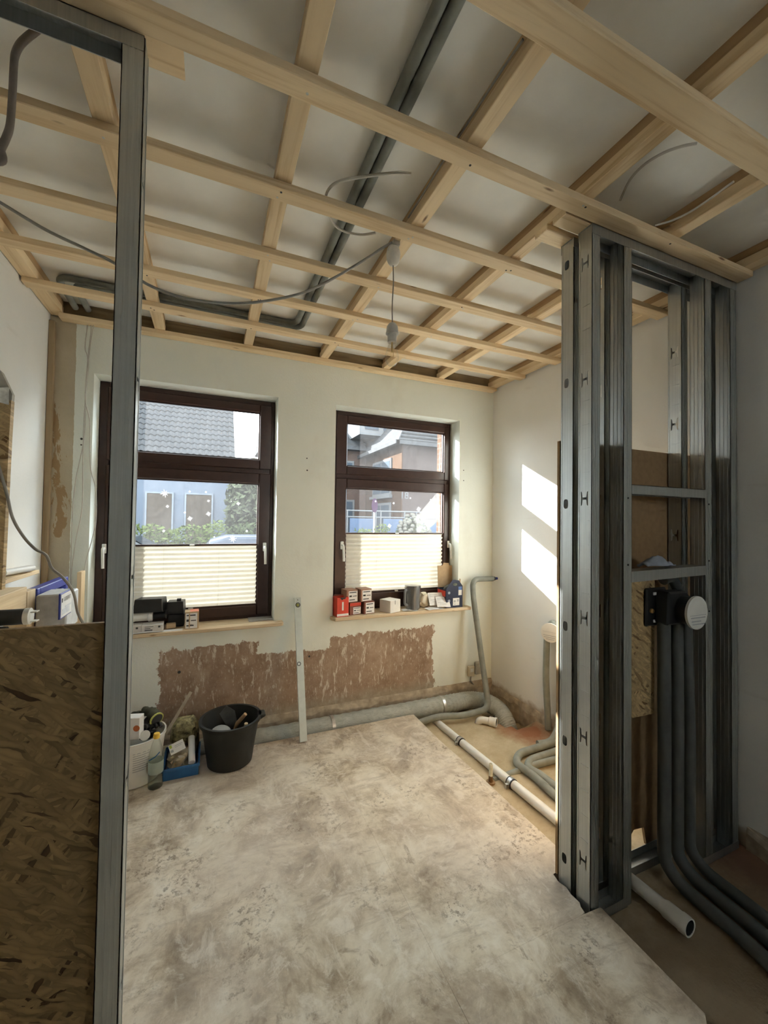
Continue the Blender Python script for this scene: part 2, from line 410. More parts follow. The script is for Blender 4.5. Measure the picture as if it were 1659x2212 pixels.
WOODX = m_wood('pine_along_x', 'x'); WOODY = m_wood('pine_along_y', 'y'); WOODZ = m_wood('pine_along_z', 'z')
WOODY_D = m_wood('older_pine_along_y', 'y', (.56, .38, .20), (.36, .21, .09))
OSB = m_osb('osb_board'); OSB_D = m_osb('osb_board_brown', 'xz', (.33, .215, .095), (.085, .042, .015))
GALV = m_galv('galvanised_steel'); GALV_S = m_galv('galvanised_track', .9)
WALL = m_white_wall('white_plaster'); WWALL = m_window_wall()
CEIL = plain('ceiling_plaster', (.90, .895, .84), .9, 0, .05, 5, .2)
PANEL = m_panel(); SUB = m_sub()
FRAME = plain('dark_brown_window_frame', (.050, .024, .018), .38, 0, .15, 20, .5)
GLASS = m_glass('dusty_window_glass', .008)
BLIND = m_translucent('cream_pleated_fabric', (.70, .66, .56), .075)
PIPEINS = plain('grey_pipe_insulation', (.235, .245, .215), .7, 0, .14, 16, .3)
PIPEINS_D = plain('dark_grey_pipe_insulation', (.115, .12, .11), .65, 0, .12, 16, .3)
def m_duct():
    t = T('grey_duct_wrap'); a = t.noise(1.0, 6, .7, t.map((22, 60, 60)), 1.2); b = t.noise(7, 5, .65)
    col = t.ramp(b, [(.3, (.34, .36, .325)), (.7, (.50, .52, .475))])
    return t.pbr(t.mix(t.ramp(a, [(.35, .45), (.5, 0.)]), col, (.24, .25, .22)), .55, bump=a, bs=.6, bd=.012, spec=.4)
DUCT = m_duct()
WPVC = plain('white_pvc', (.74, .73, .68), .35, 0, .06, 12, .5)
WPLA = plain('white_plastic', (.76, .755, .71), .4, 0, .04, 20, .5)
BLACK = plain('black_plastic', (.018, .019, .019), .42, 0, .25, 14, .5)
RUBBER = plain('black_rubber_bucket', (.022, .023, .020), .6, 0, .3, 8, .4)
ZINC = plain('zinc_clamp', (.55, .55, .53), .35, .9, .1, 40)
CABLE = plain('grey_cable_sheath', (.30, .285, .25), .6, 0, .1, 20)
CABLE_L = plain('pale_cable_sheath', (.55, .52, .46), .6, 0, .1, 20)
BROWNB = plain('brown_fibreboard', (.33, .215, .115), .8, 0, .10, 40, .2)
CARD = plain('brown_cardboard', (.50, .36, .215), .8, 0, .08, 30, .2)
PAPER = plain('white_paper', (.78, .77, .74), .8, 0, .04, 20, .2)
BLUE = plain('blue_plastic', (.025, .14, .36), .45, 0, .12, 14, .5)
BLUEST = plain('blue_lacquered_steel', (.035, .05, .30), .4, 0, .1, 14, .5)
NAVY = plain('navy_carton', (.016, .022, .050), .5, 0, .15, 20, .4)
RED = plain('red_carton', (.62, .055, .030), .5, 0, .12, 18, .4)
REDBR = plain('red_brown_carton', (.22, .085, .06), .6, 0, .12, 24, .3)
GREYJ = plain('grey_plastic_jug', (.17, .18, .19), .4, 0, .12, 14, .5)
INK = plain('dark_print', (.05, .05, .05), .7, 0, .1, 20, .2)
GREYINK = plain('grey_print', (.42, .43, .44), .7, 0, .1, 20, .2)
ALU = plain('painted_aluminium', (.58, .62, .57), .42, .25, .06, 20, .5)
FOIL = plain('crumpled_foil', (.72, .72, .70), .25, .95, .2, 60)
BEIGEP = plain('beige_plastic', (.62, .55, .40), .45, 0, .08, 20, .5)
BRASS = plain('brass', (.62, .40, .16), .35, .9, .1, 30)
BAG = plain('crinkled_clear_bag', (.42, .37, .26), .35, 0, .35, 26, .5)
GLOVE = plain('olive_work_glove', (.075, .075, .05), .85, 0, .3, 30, .2)
YELL = plain('yellow_plastic', (.80, .50, .06), .45, 0, .1, 20, .5)
BOTTLE = m_clear('clear_bottle_glass', (.955, .975, .95), .13)
BULB = m_clear('clear_bulb_glass', (.985, .975, .95), .10)
CREAM = plain('cream_cloth', (.72, .66, .52), .85, 0, .1, 20, .2)
CLOTH = plain('blue_grey_cloth', (.34, .38, .45), .9, 0, .15, 20, .2)
SILLW = m_wood('sill_board_wood', 'x', (.66, .53, .36), (.50, .38, .23))
MORTAR = plain('rough_mortar', (.40, .335, .25), .9, 0, .3, 16, .15)

# ------------------------------------------------------------------ room shell
XL, XR, YW, YB = -.94, 2.42, 3.10, -2.4
ZC = 2.825; ZB = 2.712          # ceiling plaster, underside of the battens
OUT = 3.40                       # outer face of the window wall
W1 = (-.707, .446); W2 = (.893, 2.050); WT = 2.416; WB_ = .725
EXTB = m_brick('sunny_orange_brick', (.055, .032, .02), (.048, .026, .016), (.07, .06, .05), 5)

mb = MB()   # window wall with two openings
def wcol(x0, x1, z0, z1): mb.box(x0, x1, YW, OUT, z0, z1)
wcol(XL-.25, W1[0], -.3, 3.0); wcol(W1[1], W2[0], -.3, 3.0); wcol(W2[1], XR+.25, -.3, 3.0)
for w in (W1, W2):
    wcol(w[0], w[1], -.3, WB_); wcol(w[0], w[1], WT, 3.0)
mb.mi = 1
for w in (W1, W2):                # outer rebates of the reveals; left ones widened, unseen, to block sun
    mb.box(w[1]-.055, w[1]-.001, 3.325, OUT, WB_, WT); mb.box(w[0]+.001, w[0]+.152, 3.325, OUT, WB_, WT)
struct(mb.build('wall_back', [WWALL, EXTB], origin=(0,0,0)), 'white plastered window wall with a bare brown strip near the floor', 'wall')
mb = MB(); mb.box(XR, XR+.25, YB, OUT, -.3, 3.0)
struct(mb.build('wall_right', WALL, origin=(0,0,0)), 'white plastered side wall with the sun patches', 'wall')
mb = MB(); mb.box(XL-.25, XL, YB, OUT, -.3, 3.0)
struct(mb.build('wall_left', WALL, origin=(0,0,0)), 'white plastered wall behind the cistern frame', 'wall')
# wall behind the photographer, with an opening added for fill light
mb = MB()
mb.box(XL-.25, 1.30, YB-.25, YB, -.3, 3.0); mb.box(1.95, XR+.25, YB-.25, YB, -.3, 3.0)
mb.box(1.30, 1.95, YB-.25, YB, -.3, 1.70); mb.box(1.30, 1.95, YB-.25, YB, 2.30, 3.0)
struct(mb.build('wall_front', WALL, origin=(0,0,0)), 'white wall behind the photographer with an opening added for light', 'wall')
mb = MB(); mb.box(XL-.25, XR+.25, YB-.25, OUT, ZC, 3.05)
struct(mb.build('ceiling', CEIL, origin=(0,0,0)), 'old white plaster ceiling above the pine battens', 'ceiling')

# subfloor: uneven sandy bed, dug out in the corner and along the window wall
ZS = -.06
random.seed(3)
mb = MB(); nx, ny = 56, 90
vs = []
from mathutils import noise as mnoise
for j in range(ny+1):
    for i in range(nx+1):
        x = XL-.02+(XR-XL+.06)*i/nx; y = YB+(YW-YB+.02)*j/ny
        z = ZS + .010*mnoise.noise(Vector((x*5, y*5, 0))) + .006*mnoise.noise(Vector((x*17, y*17, 3)))
        if x < 1.30: z = ZS-.01
        k = max(0, min(1, (y-2.80)/.10)); z -= .07*k
        dx = (x-2.27)/.20; dy = (y-2.72)/.26; q = max(0, 1-(dx*dx+dy*dy)); z -= .13*min(1, q*1.8)
        vs.append((x, y, z))
fs = [(j*(nx+1)+i, j*(nx+1)+i+1, (j+1)*(nx+1)+i+1, (j+1)*(nx+1)+i) for j in range(ny) for i in range(nx)]
mb.add(vs, fs)
mb.box(XL-.02, XR+.02, YB, YW, -.32, -.30)
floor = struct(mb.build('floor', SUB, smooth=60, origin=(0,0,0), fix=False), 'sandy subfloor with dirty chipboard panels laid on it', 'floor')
def panel(pts, label=None):
    m = MB(); m.prism(pts, 'z', -.045, 0.0)
    o = m.build('panel', PANEL, floor, origin=(0,0,0)); 
    if label: o['label'] = label
panel([(XL+.002, YB), (.7424, YB), (.7424, 1.1588), (XL+.002, 1.1588)])
panel([(.7436, YB), (1.33, YB), (1.335, .768), (1.375, .772), (1.405, .766), (1.430, .785), (1.437, 1.154), (1.34, 1.1585), (.7436, 1.1588)])
panel([(XL+.002, 1.1590), (.7427, 1.1590), (.7427, 2.0878), (XL+.002, 2.0878)])
panel([(.7434, 1.1590), (1.34, 1.1590), (1.360, 1.162), (1.366, 1.185), (1.377, 1.20), (1.374, 1.24), (1.382, 1.27), (1.372, 1.30), (1.380, 1.338), (1.51, 1.345), (1.51, 1.53), (1.502, 1.76), (1.497, 2.084), (1.40, 2.0878), (.7434, 2.0878)])
panel([(XL+.002, 2.0880), (1.40, 2.0880), (1.496, 2.090), (1.478, 2.45), (1.481, 2.835), (1.44, 2.842), (XL+.002, 2.842)])

# rough mortar edges at the foot of the walls
def rough_strip(name, p0, p1, h0, h1, th, mat, inward, seed, label):
    random.seed(seed); m = MB(); n = 36
    p0 = Vector(p0); p1 = Vector(p1); inw = Vector(inward)
    top = []; bot = []; tb = []; 
    for i in range(n+1):
        p = p0.lerp(p1, i/n); t = th*(.55+.6*random.random()); zt = h1+random.uniform(-.014, .014)
        top.append((p.x+inw.x*t*.5, p.y+inw.y*t*.5, zt)); bot.append((p.x+inw.x*t, p.y+inw.y*t, zt-.02-random.random()*.02)); tb.append((p.x+inw.x*t, p.y+inw.y*t, h0))
    bk = [(p0.lerp(p1, i/n).x, p0.lerp(p1, i/n).y, h1+.015) for i in range(n+1)]
    rows = [bk, top, bot, tb]; k = n+1
    m.add([v for r in rows for v in r], [(a*k+i, a*k+i+1, (a+1)*k+i+1, (a+1)*k+i) for a in range(3) for i in range(n)])
    o = m.build(name, mat, fix=False); struct(o, label, 'baseboard'); return o
rough_strip('baseboard_back', (XL, YW, 0), (XR, YW, 0), -.2, .045, .028, MORTAR, (0, -1, 0), 5, 'crumbling mortar edge along the foot of the window wall')
rough_strip('baseboard_right', (XR, YW, 0), (XR, 1.35, 0), -.25, -.005, .022, MORTAR, (-1, 0, 0), 6, 'crumbling mortar edge under the sunlit wall')
rough_strip('baseboard_near', (XR, 1.14, 0), (XR, YB, 0), -.2, .035, .024, MORTAR, (-1, 0, 0), 8, 'crumbling mortar edge of the side wall near the pipes')

# old drill holes in the window wall
for u_, v_, r_ in ((176, 948, .007), (175.5, 961, .005), (663, 990, .005), (663.5, 1016, .006), (1001.5, 1016, .005), (1001.5, 1038, .005), (387, 1452, .010), (668, 1418, .008)):
    p_ = at(u_, v_, 'y', YW); m = MB(); m.lathe([(r_, 0), (r_, .0006)], p_, 10, Matrix.Rotation(math.pi/2, 3, 'X')); m.build('drill_hole', INK, bpy.data.objects['wall_back'])
# ------------------------------------------------------------------ windows
YF = 3.235      # room-side face of the sashes
YG = 3.275      # glass
def ring(m, x0, x1, z0, z1, bx0, bx1, bz0, bz1, y0, y1):
    """rectangular frame with bar widths"""
    m.box(x0, x0+bx0, y0, y1, z0, z1); m.box(x1-bx1, x1, y0, y1, z0, z1)
    m.box(x0+bx0, x1-bx1, y0, y1, z0, z0+bz0); m.box(x0+bx0, x1-bx1, y0, y1, z1-bz1, z1)
def handle(x, z, par):
    m = MB(); m.box(x-.013, x+.013, YF-.012, YF, z+.02, z+.085)
    h = m.build('handle', WPLA, par, bevel=.004)
    m = MB(); m.tube(bend_path([(x, YF-.008, z+.055), (x, YF-.045, z+.055), (x+.004, YF-.05, z-.075)], .02), .0095, 10)
    m.build('lever', WPLA, h, smooth=50)
STICK = m_translucent('white_star_sticker', (.93, .94, .95), .85)
def star(par, x, z, r):
    m = MB(); pts = []
    for k in range(16):
        a = math.pi*k/8+.2; rr = r if k % 2 == 0 else r*.22
        if k % 4 == 2: rr *= .8
        pts.append((x+math.cos(a)*rr, z+math.sin(a)*rr))
    m.prism(pts, 'y', YG-.0045, YG-.0040)
    m.build('star_sticker', STICK, par)
def window(name, wx, gx, label, handles, stars, zb):
    root = thing(name, label, 'window', ((wx[0]+wx[1])/2, 3.25, WB_)); root['kind'] = 'structure'
    x0, x1 = wx[0]+.003, wx[1]-.003
    m = MB(); ring(m, x0, x1, WB_+.002, WT-.002, .055, .030, .05, .045, 3.25, 3.32)
    m.box(x0+.055, x1-.030, 3.25, 3.32, 1.846, 1.888); m.build('frame', FRAME, root, bevel=.003)
    xa, xb = x0+.045, x1-.022
    up = MB(); ring(up, xa, xb, 1.882, WT-.035, gx[0]-xa, xb-gx[1], 1.956-1.882, WT-.035-2.320, YF, YG+.02)
    u = up.build('upper_sash', FRAME, root, bevel=.006)
    g = MB(); g.box(gx[0]-.005, gx[1]+.005, YG-.002, YG+.002, 1.952, 2.324); g.build('pane', GLASS, u)
    lo = MB(); ring(lo, xa, xb, WB_+.045, 1.850, gx[0]-xa, xb-gx[1], zb-WB_-.045, 1.850-1.772, YF, YG+.02)
    l = lo.build('lower_sash', FRAME, root, bevel=.006)
    g = MB(); g.box(gx[0]-.005, gx[1]+.005, YG-.002, YG+.002, zb-.004, 1.776); g.build('pane', GLASS, l)
    # glazing beads
    for (s, za, zz) in ((u, 1.956, 2.320), (l, zb, 1.772)):
        b = MB(); ring(b, gx[0]-.004, gx[1]+.004, za-.004, zz+.004, .012, .012, .012, .012, YG-.018, YG-.004); b.build('glazing_bead', FRAME, s)
    for hx, hz in handles: handle(hx, hz, l)
    for u_, v_, r in stars:
        p = at(u_, v_, 'y', YG); star(l, p.x, p.z, r)
    return root
window('window_1', W1, (-.575, .333), 'dark brown window with the sloping tiled roof behind its upper pane', [(.382, 1.235), (-.652, 1.235)],
       [(356, 1066, .030), (410, 1062, .010), (445, 1063, .010), (362, 1094, .013), (450.5, 1082, .012), (399, 1107, .010), (410.5, 1120, .020), (450.5, 1110, .020), (354, 1147, .012), (514.5, 1088, .016), (533, 1147, .011), (503, 1164, .030), (463, 1160, .008)], .845)
window('window_2', W2, (1.036, 1.978), 'dark brown window with the brick house behind its panes', [(1.001, 1.24), (2.025, 1.24)],
       [(904, 1100, .026), (841, 1136, .022), (886, 1076, .010), (930, 1080, .010), (811, 1083, .010), (935, 1108, .008), (850, 1087, .012)], .885)

def blind(name, x0, x1, z0, z1, label):
    root = thing(name, label, 'blind', ((x0+x1)/2, 3.262, z0))
    n = int((z1-z0-.02)/.0172); n += n % 2
    vs = []
    for i in range(n+1):
        z = z1-.012-(z1-z0-.024)*i/n; y = 3.2575+(.0065 if i % 2 else -.0065)
        vs += [(x0+.002, y, z), (x1-.002, y, z)]
    m = MB(); m.add(vs, [(2*i, 2*i+1, 2*i+3, 2*i+2) for i in range(n)])
    m.build('pleated_fabric', BLIND, root, fix=False)
    for nm, za in (('top_rail', z1-.012), ('bottom_rail', z0)):
        m = MB(); m.box(x0, x1, 3.247, 3.268, za, za+.012); r = m.build(nm, FRAME, root, bevel=.002)
        m = MB(); xm = (x0+x1)/2; m.box(xm-.016, xm+.016, 3.238, 3.2475, za-.004, za+.009); m.build('grip', WPLA, r, bevel=.002)
    for k in (.3, .7):
        m = MB(); x = x0+(x1-x0)*k; m.tube([(x, 3.249, z0+.01), (x, 3.249, z1-.01)], .0007, 5); m.build('cord', CABLE_L, root)
blind('pleated_blind', -.573, .331, .845, 1.312, 'cream pleated blind across the window over the black plastic boxes')
blind('pleated_blind', 1.038, 1.976, .888, 1.398, 'cream pleated blind across the window over the red carton')

def sill(x0, x1, y0, label):
    m = MB(); m.prism([(x0+.02, y0), (x1-.012, y0), (x1, y0+.012), (x1, YW-.002), (x0, YW-.002), (x0, y0+.03)], 'z', .724, .75)
    return m.build('windowsill', SILLW, bevel=.004)
s1 = sill(-.78, .505, 3.025, 0); s2 = sill(.872, 2.145, 3.020, 0)
for s_, w in ((s1, W1), (s2, W2)):
    m = MB(); m.box(w[0]+.004, w[1]-.004, YW-.002, 3.249, .7245, .75); m.build('inner_board', SILLW, s_)
struct(s1, 'pale wooden window board carrying the black plastic boxes', 'windowsill'); struct(s2, 'pale wooden window board carrying the red carton and jug', 'windowsill')
m = MB(); m.box(.27, .44, 3.115, 3.235, .7505, .7575)
tag(m.build('tile_offcut', plain('grey_tile', (.36, .35, .33), .5)), 'flat grey tile offcut lying on the window board under the handle', 'tile')

# ------------------------------------------------------------------ ceiling battens
grid = thing('ceiling_batten_frame', 'pine batten lattice screwed under the white ceiling', 'batten frame', (.7, 1.0, ZB))
def batten(x0, x1, y0, y1, z0=ZB, z1=ZB+.028, skew=0, mat=None, nm='batten', par=None):
    m = MB(); m.prism([(x0, y0), (x1, y0+skew), (x1, y1+skew), (x0, y1)], 'z', z0, z1)
    o = m.build(nm, mat or WOODX, par or grid, bevel=.0025); return o
BY = {'A': (1.095, 1.160), 'B': (1.497, 1.566), 'C': (1.893, 1.962), 'D': (2.268, 2.337), 'E': (2.645, 2.714)}
bat = {}
bat['A'] = batten(XL+.03, 2.395, *BY['A'])
bat['B'] = batten(XL+.03, XR-.01, *BY['B']); bat['C'] = batten(XL+.03, XR-.01, *BY['C'])
bat['D'] = batten(XL+.03, 2.405, *BY['D']); bat['E'] = batten(XL+.01, 2.40, *BY['E'], skew=.004)
bat['F'] = batten(XL+.06, XR-.02, 3.022, 3.096)
bat['G'] = batten(XL+.03, XR-.01, .697, .778); bat['H'] = batten(XL+.03, XR-.01, .30, .37); bat['I'] = batten(XL+.03, XR-.01, -.35, -.28); bat['J'] = batten(XL+.03, XR-.01, -1.2, -1.13)
for jx, (a, b), y0 in ((0, (XL+.004, -.862), YB), (1, (-.368, -.308), YB), (2, (.188, .248), YB), (3, (.742, .802), YB), (4, (1.262, 1.318), YB), (5, (1.778, 1.836), YB), (6, (2.325, 2.402), YB)):
    m = MB(); m.box(a, b, y0, 3.09, ZB+.0285, ZB+.072); j = m.build('counter_batten', WOODY, grid, bevel=.002)
    for q0, q1 in (((y0, 2.675), (2.785, 3.05)) if jx in (1, 2) else ((y0, 3.05),)):
        m = MB(); m.box(a-.004 if jx in (0, 1) else a+.006, b-.002, q0, q1, ZB+.0725, ZC-.0005); m.build('packing_lath', WOODY_D, j)
# short blocking boards that carry the partition tracks
batten(1.252, 2.38, 1.168, 1.236, ZB+.0005, ZB+.0283, nm='blocking_board'); batten(1.25, 2.38, 1.262, 1.332, ZB+.0005, ZB+.0283, nm='blocking_board')
m = MB(); m.box(-.90, -.094, 1.166, 1.258, ZB+.022, ZB+.0284); m.build('blocking_board', WOODX, grid)
m = MB(); m.box(-.90, 2.35, 3.055, 3.088, ZB+.029, ZC-.002); m.build('wall_plank', m_wood('weathered_plank', 'x', (.27, .20, .11), (.15, .10, .05)), grid)
# screws
random.seed(21)
for kx, key in [(x, k) for k in 'ABCDE' for x in (.218, .772, 1.29, 1.806, -.338)]:
    y0, y1 = BY[key]; 
    for q in range(1 if random.random() < .5 else 2):
        sx = kx+random.uniform(-.02, .02); sy = random.uniform(y0+.015, y1-.015)
        m = MB(); m.lathe([(.0042, -.0008), (.0042, .0)], (sx, sy, ZB), 8); m.build('screw', ZINC if random.random() < .5 else INK, bat[key])

# the timber along the top of the left corner and lath in the corner
m = MB(); m.box(-.938, -.908, 3.068, 3.098, .72, 2.70)
tag(m.build('corner_lath', m_wood('grey_old_lath', 'z', (.36, .27, .16), (.24, .17, .09)), bevel=.002), 'old vertical wooden lath standing in the corner beside the torn plaster', 'lath')

# ------------------------------------------------------------------ ceiling pipes
def pipe(name, pts, r, mat, label, cat, bend=.05, n=14, group=None, parent=None):
    m = MB(); m.tube(bend_path(pts, bend), r, n)
    o = m.build(name, mat, parent, smooth=60)
    if parent is None: tag(o, label, cat, group)
    return o
ZP = 2.803
pipe('ceiling_pipe', [(.510, YB+.01, ZP), (.494, 2.705, ZP), (-.80, 2.705, ZP), (-.80, 3.04, ZP-.012)], .0175, PIPEINS, 'grey ceiling pipe of the pair lying farther from the hanging lamp', 'pipe', .07)
pipe('ceiling_pipe', [(.549, YB+.01, ZP), (.533, 2.752, ZP), (-.735, 2.752, ZP), (-.735, 3.04, ZP-.012)], .0175, PIPEINS, 'grey ceiling pipe of the pair lying nearer the hanging lamp', 'pipe', .07)

# ------------------------------------------------------------------ metal stud frames
TH = .0022
def hcut(cu, cv, s=1.0):
    """the H-shaped cable cut-out of a stud web, in (y, z)"""
    p = [(-.017,-.030),(-.012,-.026),(-.009,-.005),(.009,-.005),(.012,-.026),(.017,-.030),(.017,.030),(.012,.026),(.009,.005),(-.009,.005),(-.012,.026),(-.017,.030)]
    return [(cu+a*s, cv+b*s) for a, b in p]
def oval(cu, cv, a=.012, b=.020, n=14):
    out = []
    for k in range(n):
        t = 2*math.pi*k/n; out.append((cu+a*math.copysign(abs(math.cos(t))**.7, math.cos(t)), cv+b*math.copysign(abs(math.sin(t))**.6, math.sin(t))))
    return out
def stud(par, X, Y, z0, z1, D=.065, FL=.045, sgn=1, cuts='', cutz=(), marks=False):
    """C-shaped steel stud: web in the plane x = X, flanges towards sgn*x"""
    m = MB(); s = sgn
    holes = []
    for c in cutz:
        holes.append(hcut(Y+D*.52, c) if cuts == 'h' else oval(Y+D*.56, c))
    slab(m, [(Y, z0), (Y+D, z0), (Y+D, z1), (Y, z1)], holes, lambda u, v, w: (X+s*w, u, v), TH)
    for k in (.24, .50, .76):          # stiffening beads along the web
        if cuts and k == .50: continue
        y = Y+D*k; x0, x1 = sorted((X-s*.0014, X)); 
        if not cuts: m.box(x0, x1, y-.0035, y+.0035, z0, z1)
    if cuts:
        for y in (Y+D*.07, Y+D*.93):
            x0, x1 = sorted((X-s*.0012, X)); m.box(x0, x1, y-.0028, y+.0028, z0, z1)
    if marks:
        z = z0+.3
        while z < z1-.3:
            x0, x1 = sorted((X-s*.0016, X))
            if min(abs(z-c) for c in cutz) > .045: m.box(x0, x1, Y+.012, Y+D-.02, z, z+.0025)
            z += .0975
    for fy in (Y, Y+D):
        f0, f1 = (fy, fy+TH) if fy == Y else (fy-TH, fy)
        x0, x1 = sorted((X, X+s*FL)); m.box(x0, x1, f0, f1, z0, z1)
        for k in (.3, .5, .7):          # ribbed flange
            xa = X+s*FL*k; o = -.0010 if fy == Y else .0010
            y0, y1 = sorted((fy, fy+o)); m.box(xa-.0022, xa+.0022, y0, y1, z0, z1)
        xa, xb = sorted((X+s*FL, X+s*(FL-TH)))
        l0, l1 = (fy, fy+.008) if fy == Y else (fy-.008, fy); m.box(xa, xb, l0, l1, z0, z1)
    return m.build('stud', GALV, par, fix=True)
def track(par, x0, x1, Y, z0, z1, D=.068, up=True, nm='track'):
    """U-shaped track along x; web at z0 (up: flanges rise) or at z1 (flanges hang)"""
    m = MB()
    if up: m.box(x0, x1, Y, Y+D, z0, z0+TH)
    else: m.box(x0, x1, Y, Y+D, z1-TH, z1)
    m.box(x0, x1, Y, Y+TH, z0, z1); m.box(x0, x1, Y+D-TH, Y+D, z0, z1)
    return m.build(nm, GALV_S, par)
ZT = ZB-.0005
fr = thing('metal_stud_frame', 'galvanised steel stud partition with two crossbars, front layer by the open white pipe', 'stud frame', (1.9, 1.19, ZS))
YN = 1.161
hz = [2.569, 2.089, 1.602, 1.121, .649, .164]
stud(fr, 1.389, YN, ZS+.004, ZT-.003, .065, .045, 1, 'h', hz, True)
stud(fr, 1.573, YN, ZS+.004, ZT-.003, .065, .050, 1)
stud(fr, 2.127, YN, ZS+.004, ZT-.003, .065, .053, 1)
stud(fr, 2.333, YN, ZS+.004, ZT-.003, .065, .050, 1)
track(fr, 1.387, 2.385, YN-.0016, ZT-.04, ZT, .0682, False)
track(fr, 1.389, 1.60, YN-.0016, ZS, ZS+.038, .0682, True); track(fr, 2.10, 2.385, YN-.0016, ZS, ZS+.038, .0682, True)
o = track(fr, 1.621, 2.129, YN-.0016, 1.628, 1.668, .0682, False, 'crossbar'); 
m = MB(); m.prism([(1.618, 1.258), (2.131, 1.270), (2.131, 1.312), (1.618, 1.303)], 'y', YN-.0016, YN+.0006)
m.prism([(1.618, 1.3008), (2.131, 1.3098), (2.131, 1.312), (1.618, 1.303)], 'y', YN, YN+.066)
m.prism([(1.618, 1.258), (2.131, 1.270), (2.131, 1.312), (1.618, 1.303)], 'y', YN+.0645, YN+.0666); m.build('crossbar', GALV_S, fr)
for x, z in ((1.598, 1.61), (2.152, 1.60), (1.598, 1.332), (2.152, 1.335), (2.152, 1.10)):
    m = MB(); m.lathe([(.004, 0), (.004, .002)], (x, YN-.0016, z), 8, Matrix.Rotation(math.pi/2, 3, 'X')); m.build('screw', INK, fr)
fb = thing('metal_stud_frame', 'galvanised steel stud partition with oval holes, rear layer backed by brown board', 'stud frame', (1.9, 1.28, ZS))
YFAR = 1.250
stud(fb, 1.387, YFAR, ZS+.004, ZT-.003, .065, .045, 1, 'o', [2.612, 2.10, 1.583, 1.067, .589, .104], False)
stud(fb, 1.573, YFAR, ZS+.004, ZT-.003, .065, .045, 1, 'h', hz, True)
stud(fb, 2.105, YFAR, ZS+.004, ZT-.003, .065, .045, 1, 'h', [2.36, 2.00, 1.45, .95, .45], True)
stud(fb, 2.345, YFAR, ZS+.004, ZT-.003, .065, .040, 1)
track(fb, 1.385, 2.385, YFAR-.0016, ZT-.04, ZT, .0682, False); track(fb, 1.387, 2.385, YFAR-.0016, ZS, ZS+.038, .0682, True)
# left partition
fl = thing('metal_stud_frame', 'galvanised steel stud with an open top track, carrying the chipboard with coarse strands', 'stud frame', (-.2, 1.19, ZS))
stud(fl, -.179, YN, .001, ZT-.003, .055, .050, -1, 'h', [2.35, 1.85, 1.35, .85, .35], False)
stud(fl, -.932, YN, .001, ZT-.003, .055, .045, 1)
track(fl, -.935, -.181, YN-.0016, ZT-.04, ZT, .0582, False); track(fl, -.935, -.181, YN-.0016, .0005, .038, .0582, True)
m = MB(); m.box(-.936, -.184, 1.2195, 1.2345, .002, 1.234)
tag(m.build('strand_board', OSB_D, bevel=.001), 'coarse strand board closing the lower half of the stud bay', 'board')
# boards on the right partition
m = MB()
slab(m, [(1.384, .012), (1.70, .010), (1.78, -.01), (1.86, .065), (1.93, .058), (1.95, -.03), (2.37, -.03), (2.37, 1.862), (1.384, 1.858)], [], lambda u, v, w: (u, 1.3185+w, v), .0125)
tag(m.build('backing_board', BROWNB), 'brown fibre board fixed behind the steel studs', 'board')
m = MB(); m.prism([(1.625, .652), (1.868, .645), (1.872, 1.254), (1.625, 1.254)], 'y', 1.2285, 1.2445)
tag(m.build('strand_board', OSB), 'small strand board behind the black valve body', 'board')

# ------------------------------------------------------------------ valve in the partition
va = thing('flush_valve', 'black wall valve with a round white cover standing inside the steel frame', 'valve', (1.92, 1.2, 1.03))
m = MB(); m.box(1.795, 1.93, 1.212, 1.228, 1.045, 1.215); m.build('mounting_plate', BLACK, va, bevel=.006)
m = MB(); m.prism([(1.84, 1.06), (1.99, 1.06), (2.00, 1.09), (2.00, 1.18), (1.97, 1.205), (1.85, 1.205)], 'y', 1.150, 1.212); m.build('body', BLACK, va, bevel=.008)
RX = Matrix.Rotation(math.pi/2, 3, 'X')
m = MB(); m.lathe([(.062, 0), (.062, .045), (.055, .05)], (1.945, 1.151, 1.124), 28, RX); m.build('collar', BLACK, va, smooth=40)
m = MB(); m.lathe([(.045, 0), (.072, .006), (.072, .016), (.066, .019)], (1.952, 1.112, 1.120), 36, RX); d = m.build('cover_disc', WPLA, va, smooth=35)
m = MB()
for k, (zz, a, b) in enumerate(((1.098, -.05, .05), (1.083, -.046, .02), (1.070, -.04, .046), (1.110, -.055, .055))):
    m.box(1.952+a, 1.952+b, 1.0925, 1.0931, zz, zz+(.0045 if k < 3 else .0018))
m.build('printing', GREYINK, d)
m = MB(); m.lathe([(.010, 0), (.010, .008), (.007, .011)], (1.822, 1.212, 1.115), 14, RX); m.build('brass_plug', BRASS, va, smooth=40)
for zz in (1.068, 1.190):
    m = MB(); m.box(1.835, 1.853, 1.2075, 1.2125, zz-.006, zz+.006); m.build('white_clip', WPLA, va)
for k, x in enumerate((1.868, 1.957, 2.045)):
    pts = [(x, 1.185, 1.07), (x+.004, 1.185, .55), (x, 1.185, .02), (x, 1.12, -.028), (x-.02, .85, -.03), (x-.16+.02*k, .35, -.032)]
    if k == 2: pts[0] = (x, 1.20, 1.15)
    pipe('insulated_pipe', pts, .026 if k < 2 else .024, PIPEINS_D, ['dark insulated pipe under the valve, closest to the strand board', 'dark insulated pipe under the valve, middle of three', 'dark insulated pipe under the valve, closest to the side wall'][k], 'pipe', .10, group='insulated pipes below the wall valve')
pipe('insulated_pipe', [(1.92, 1.222, 1.245), (1.98, 1.222, 1.262), (2.03, 1.225, 1.20), (2.045, 1.205, 1.15)], .022, PIPEINS_D, 'short dark insulated pipe arching over the black valve', 'pipe', .04)
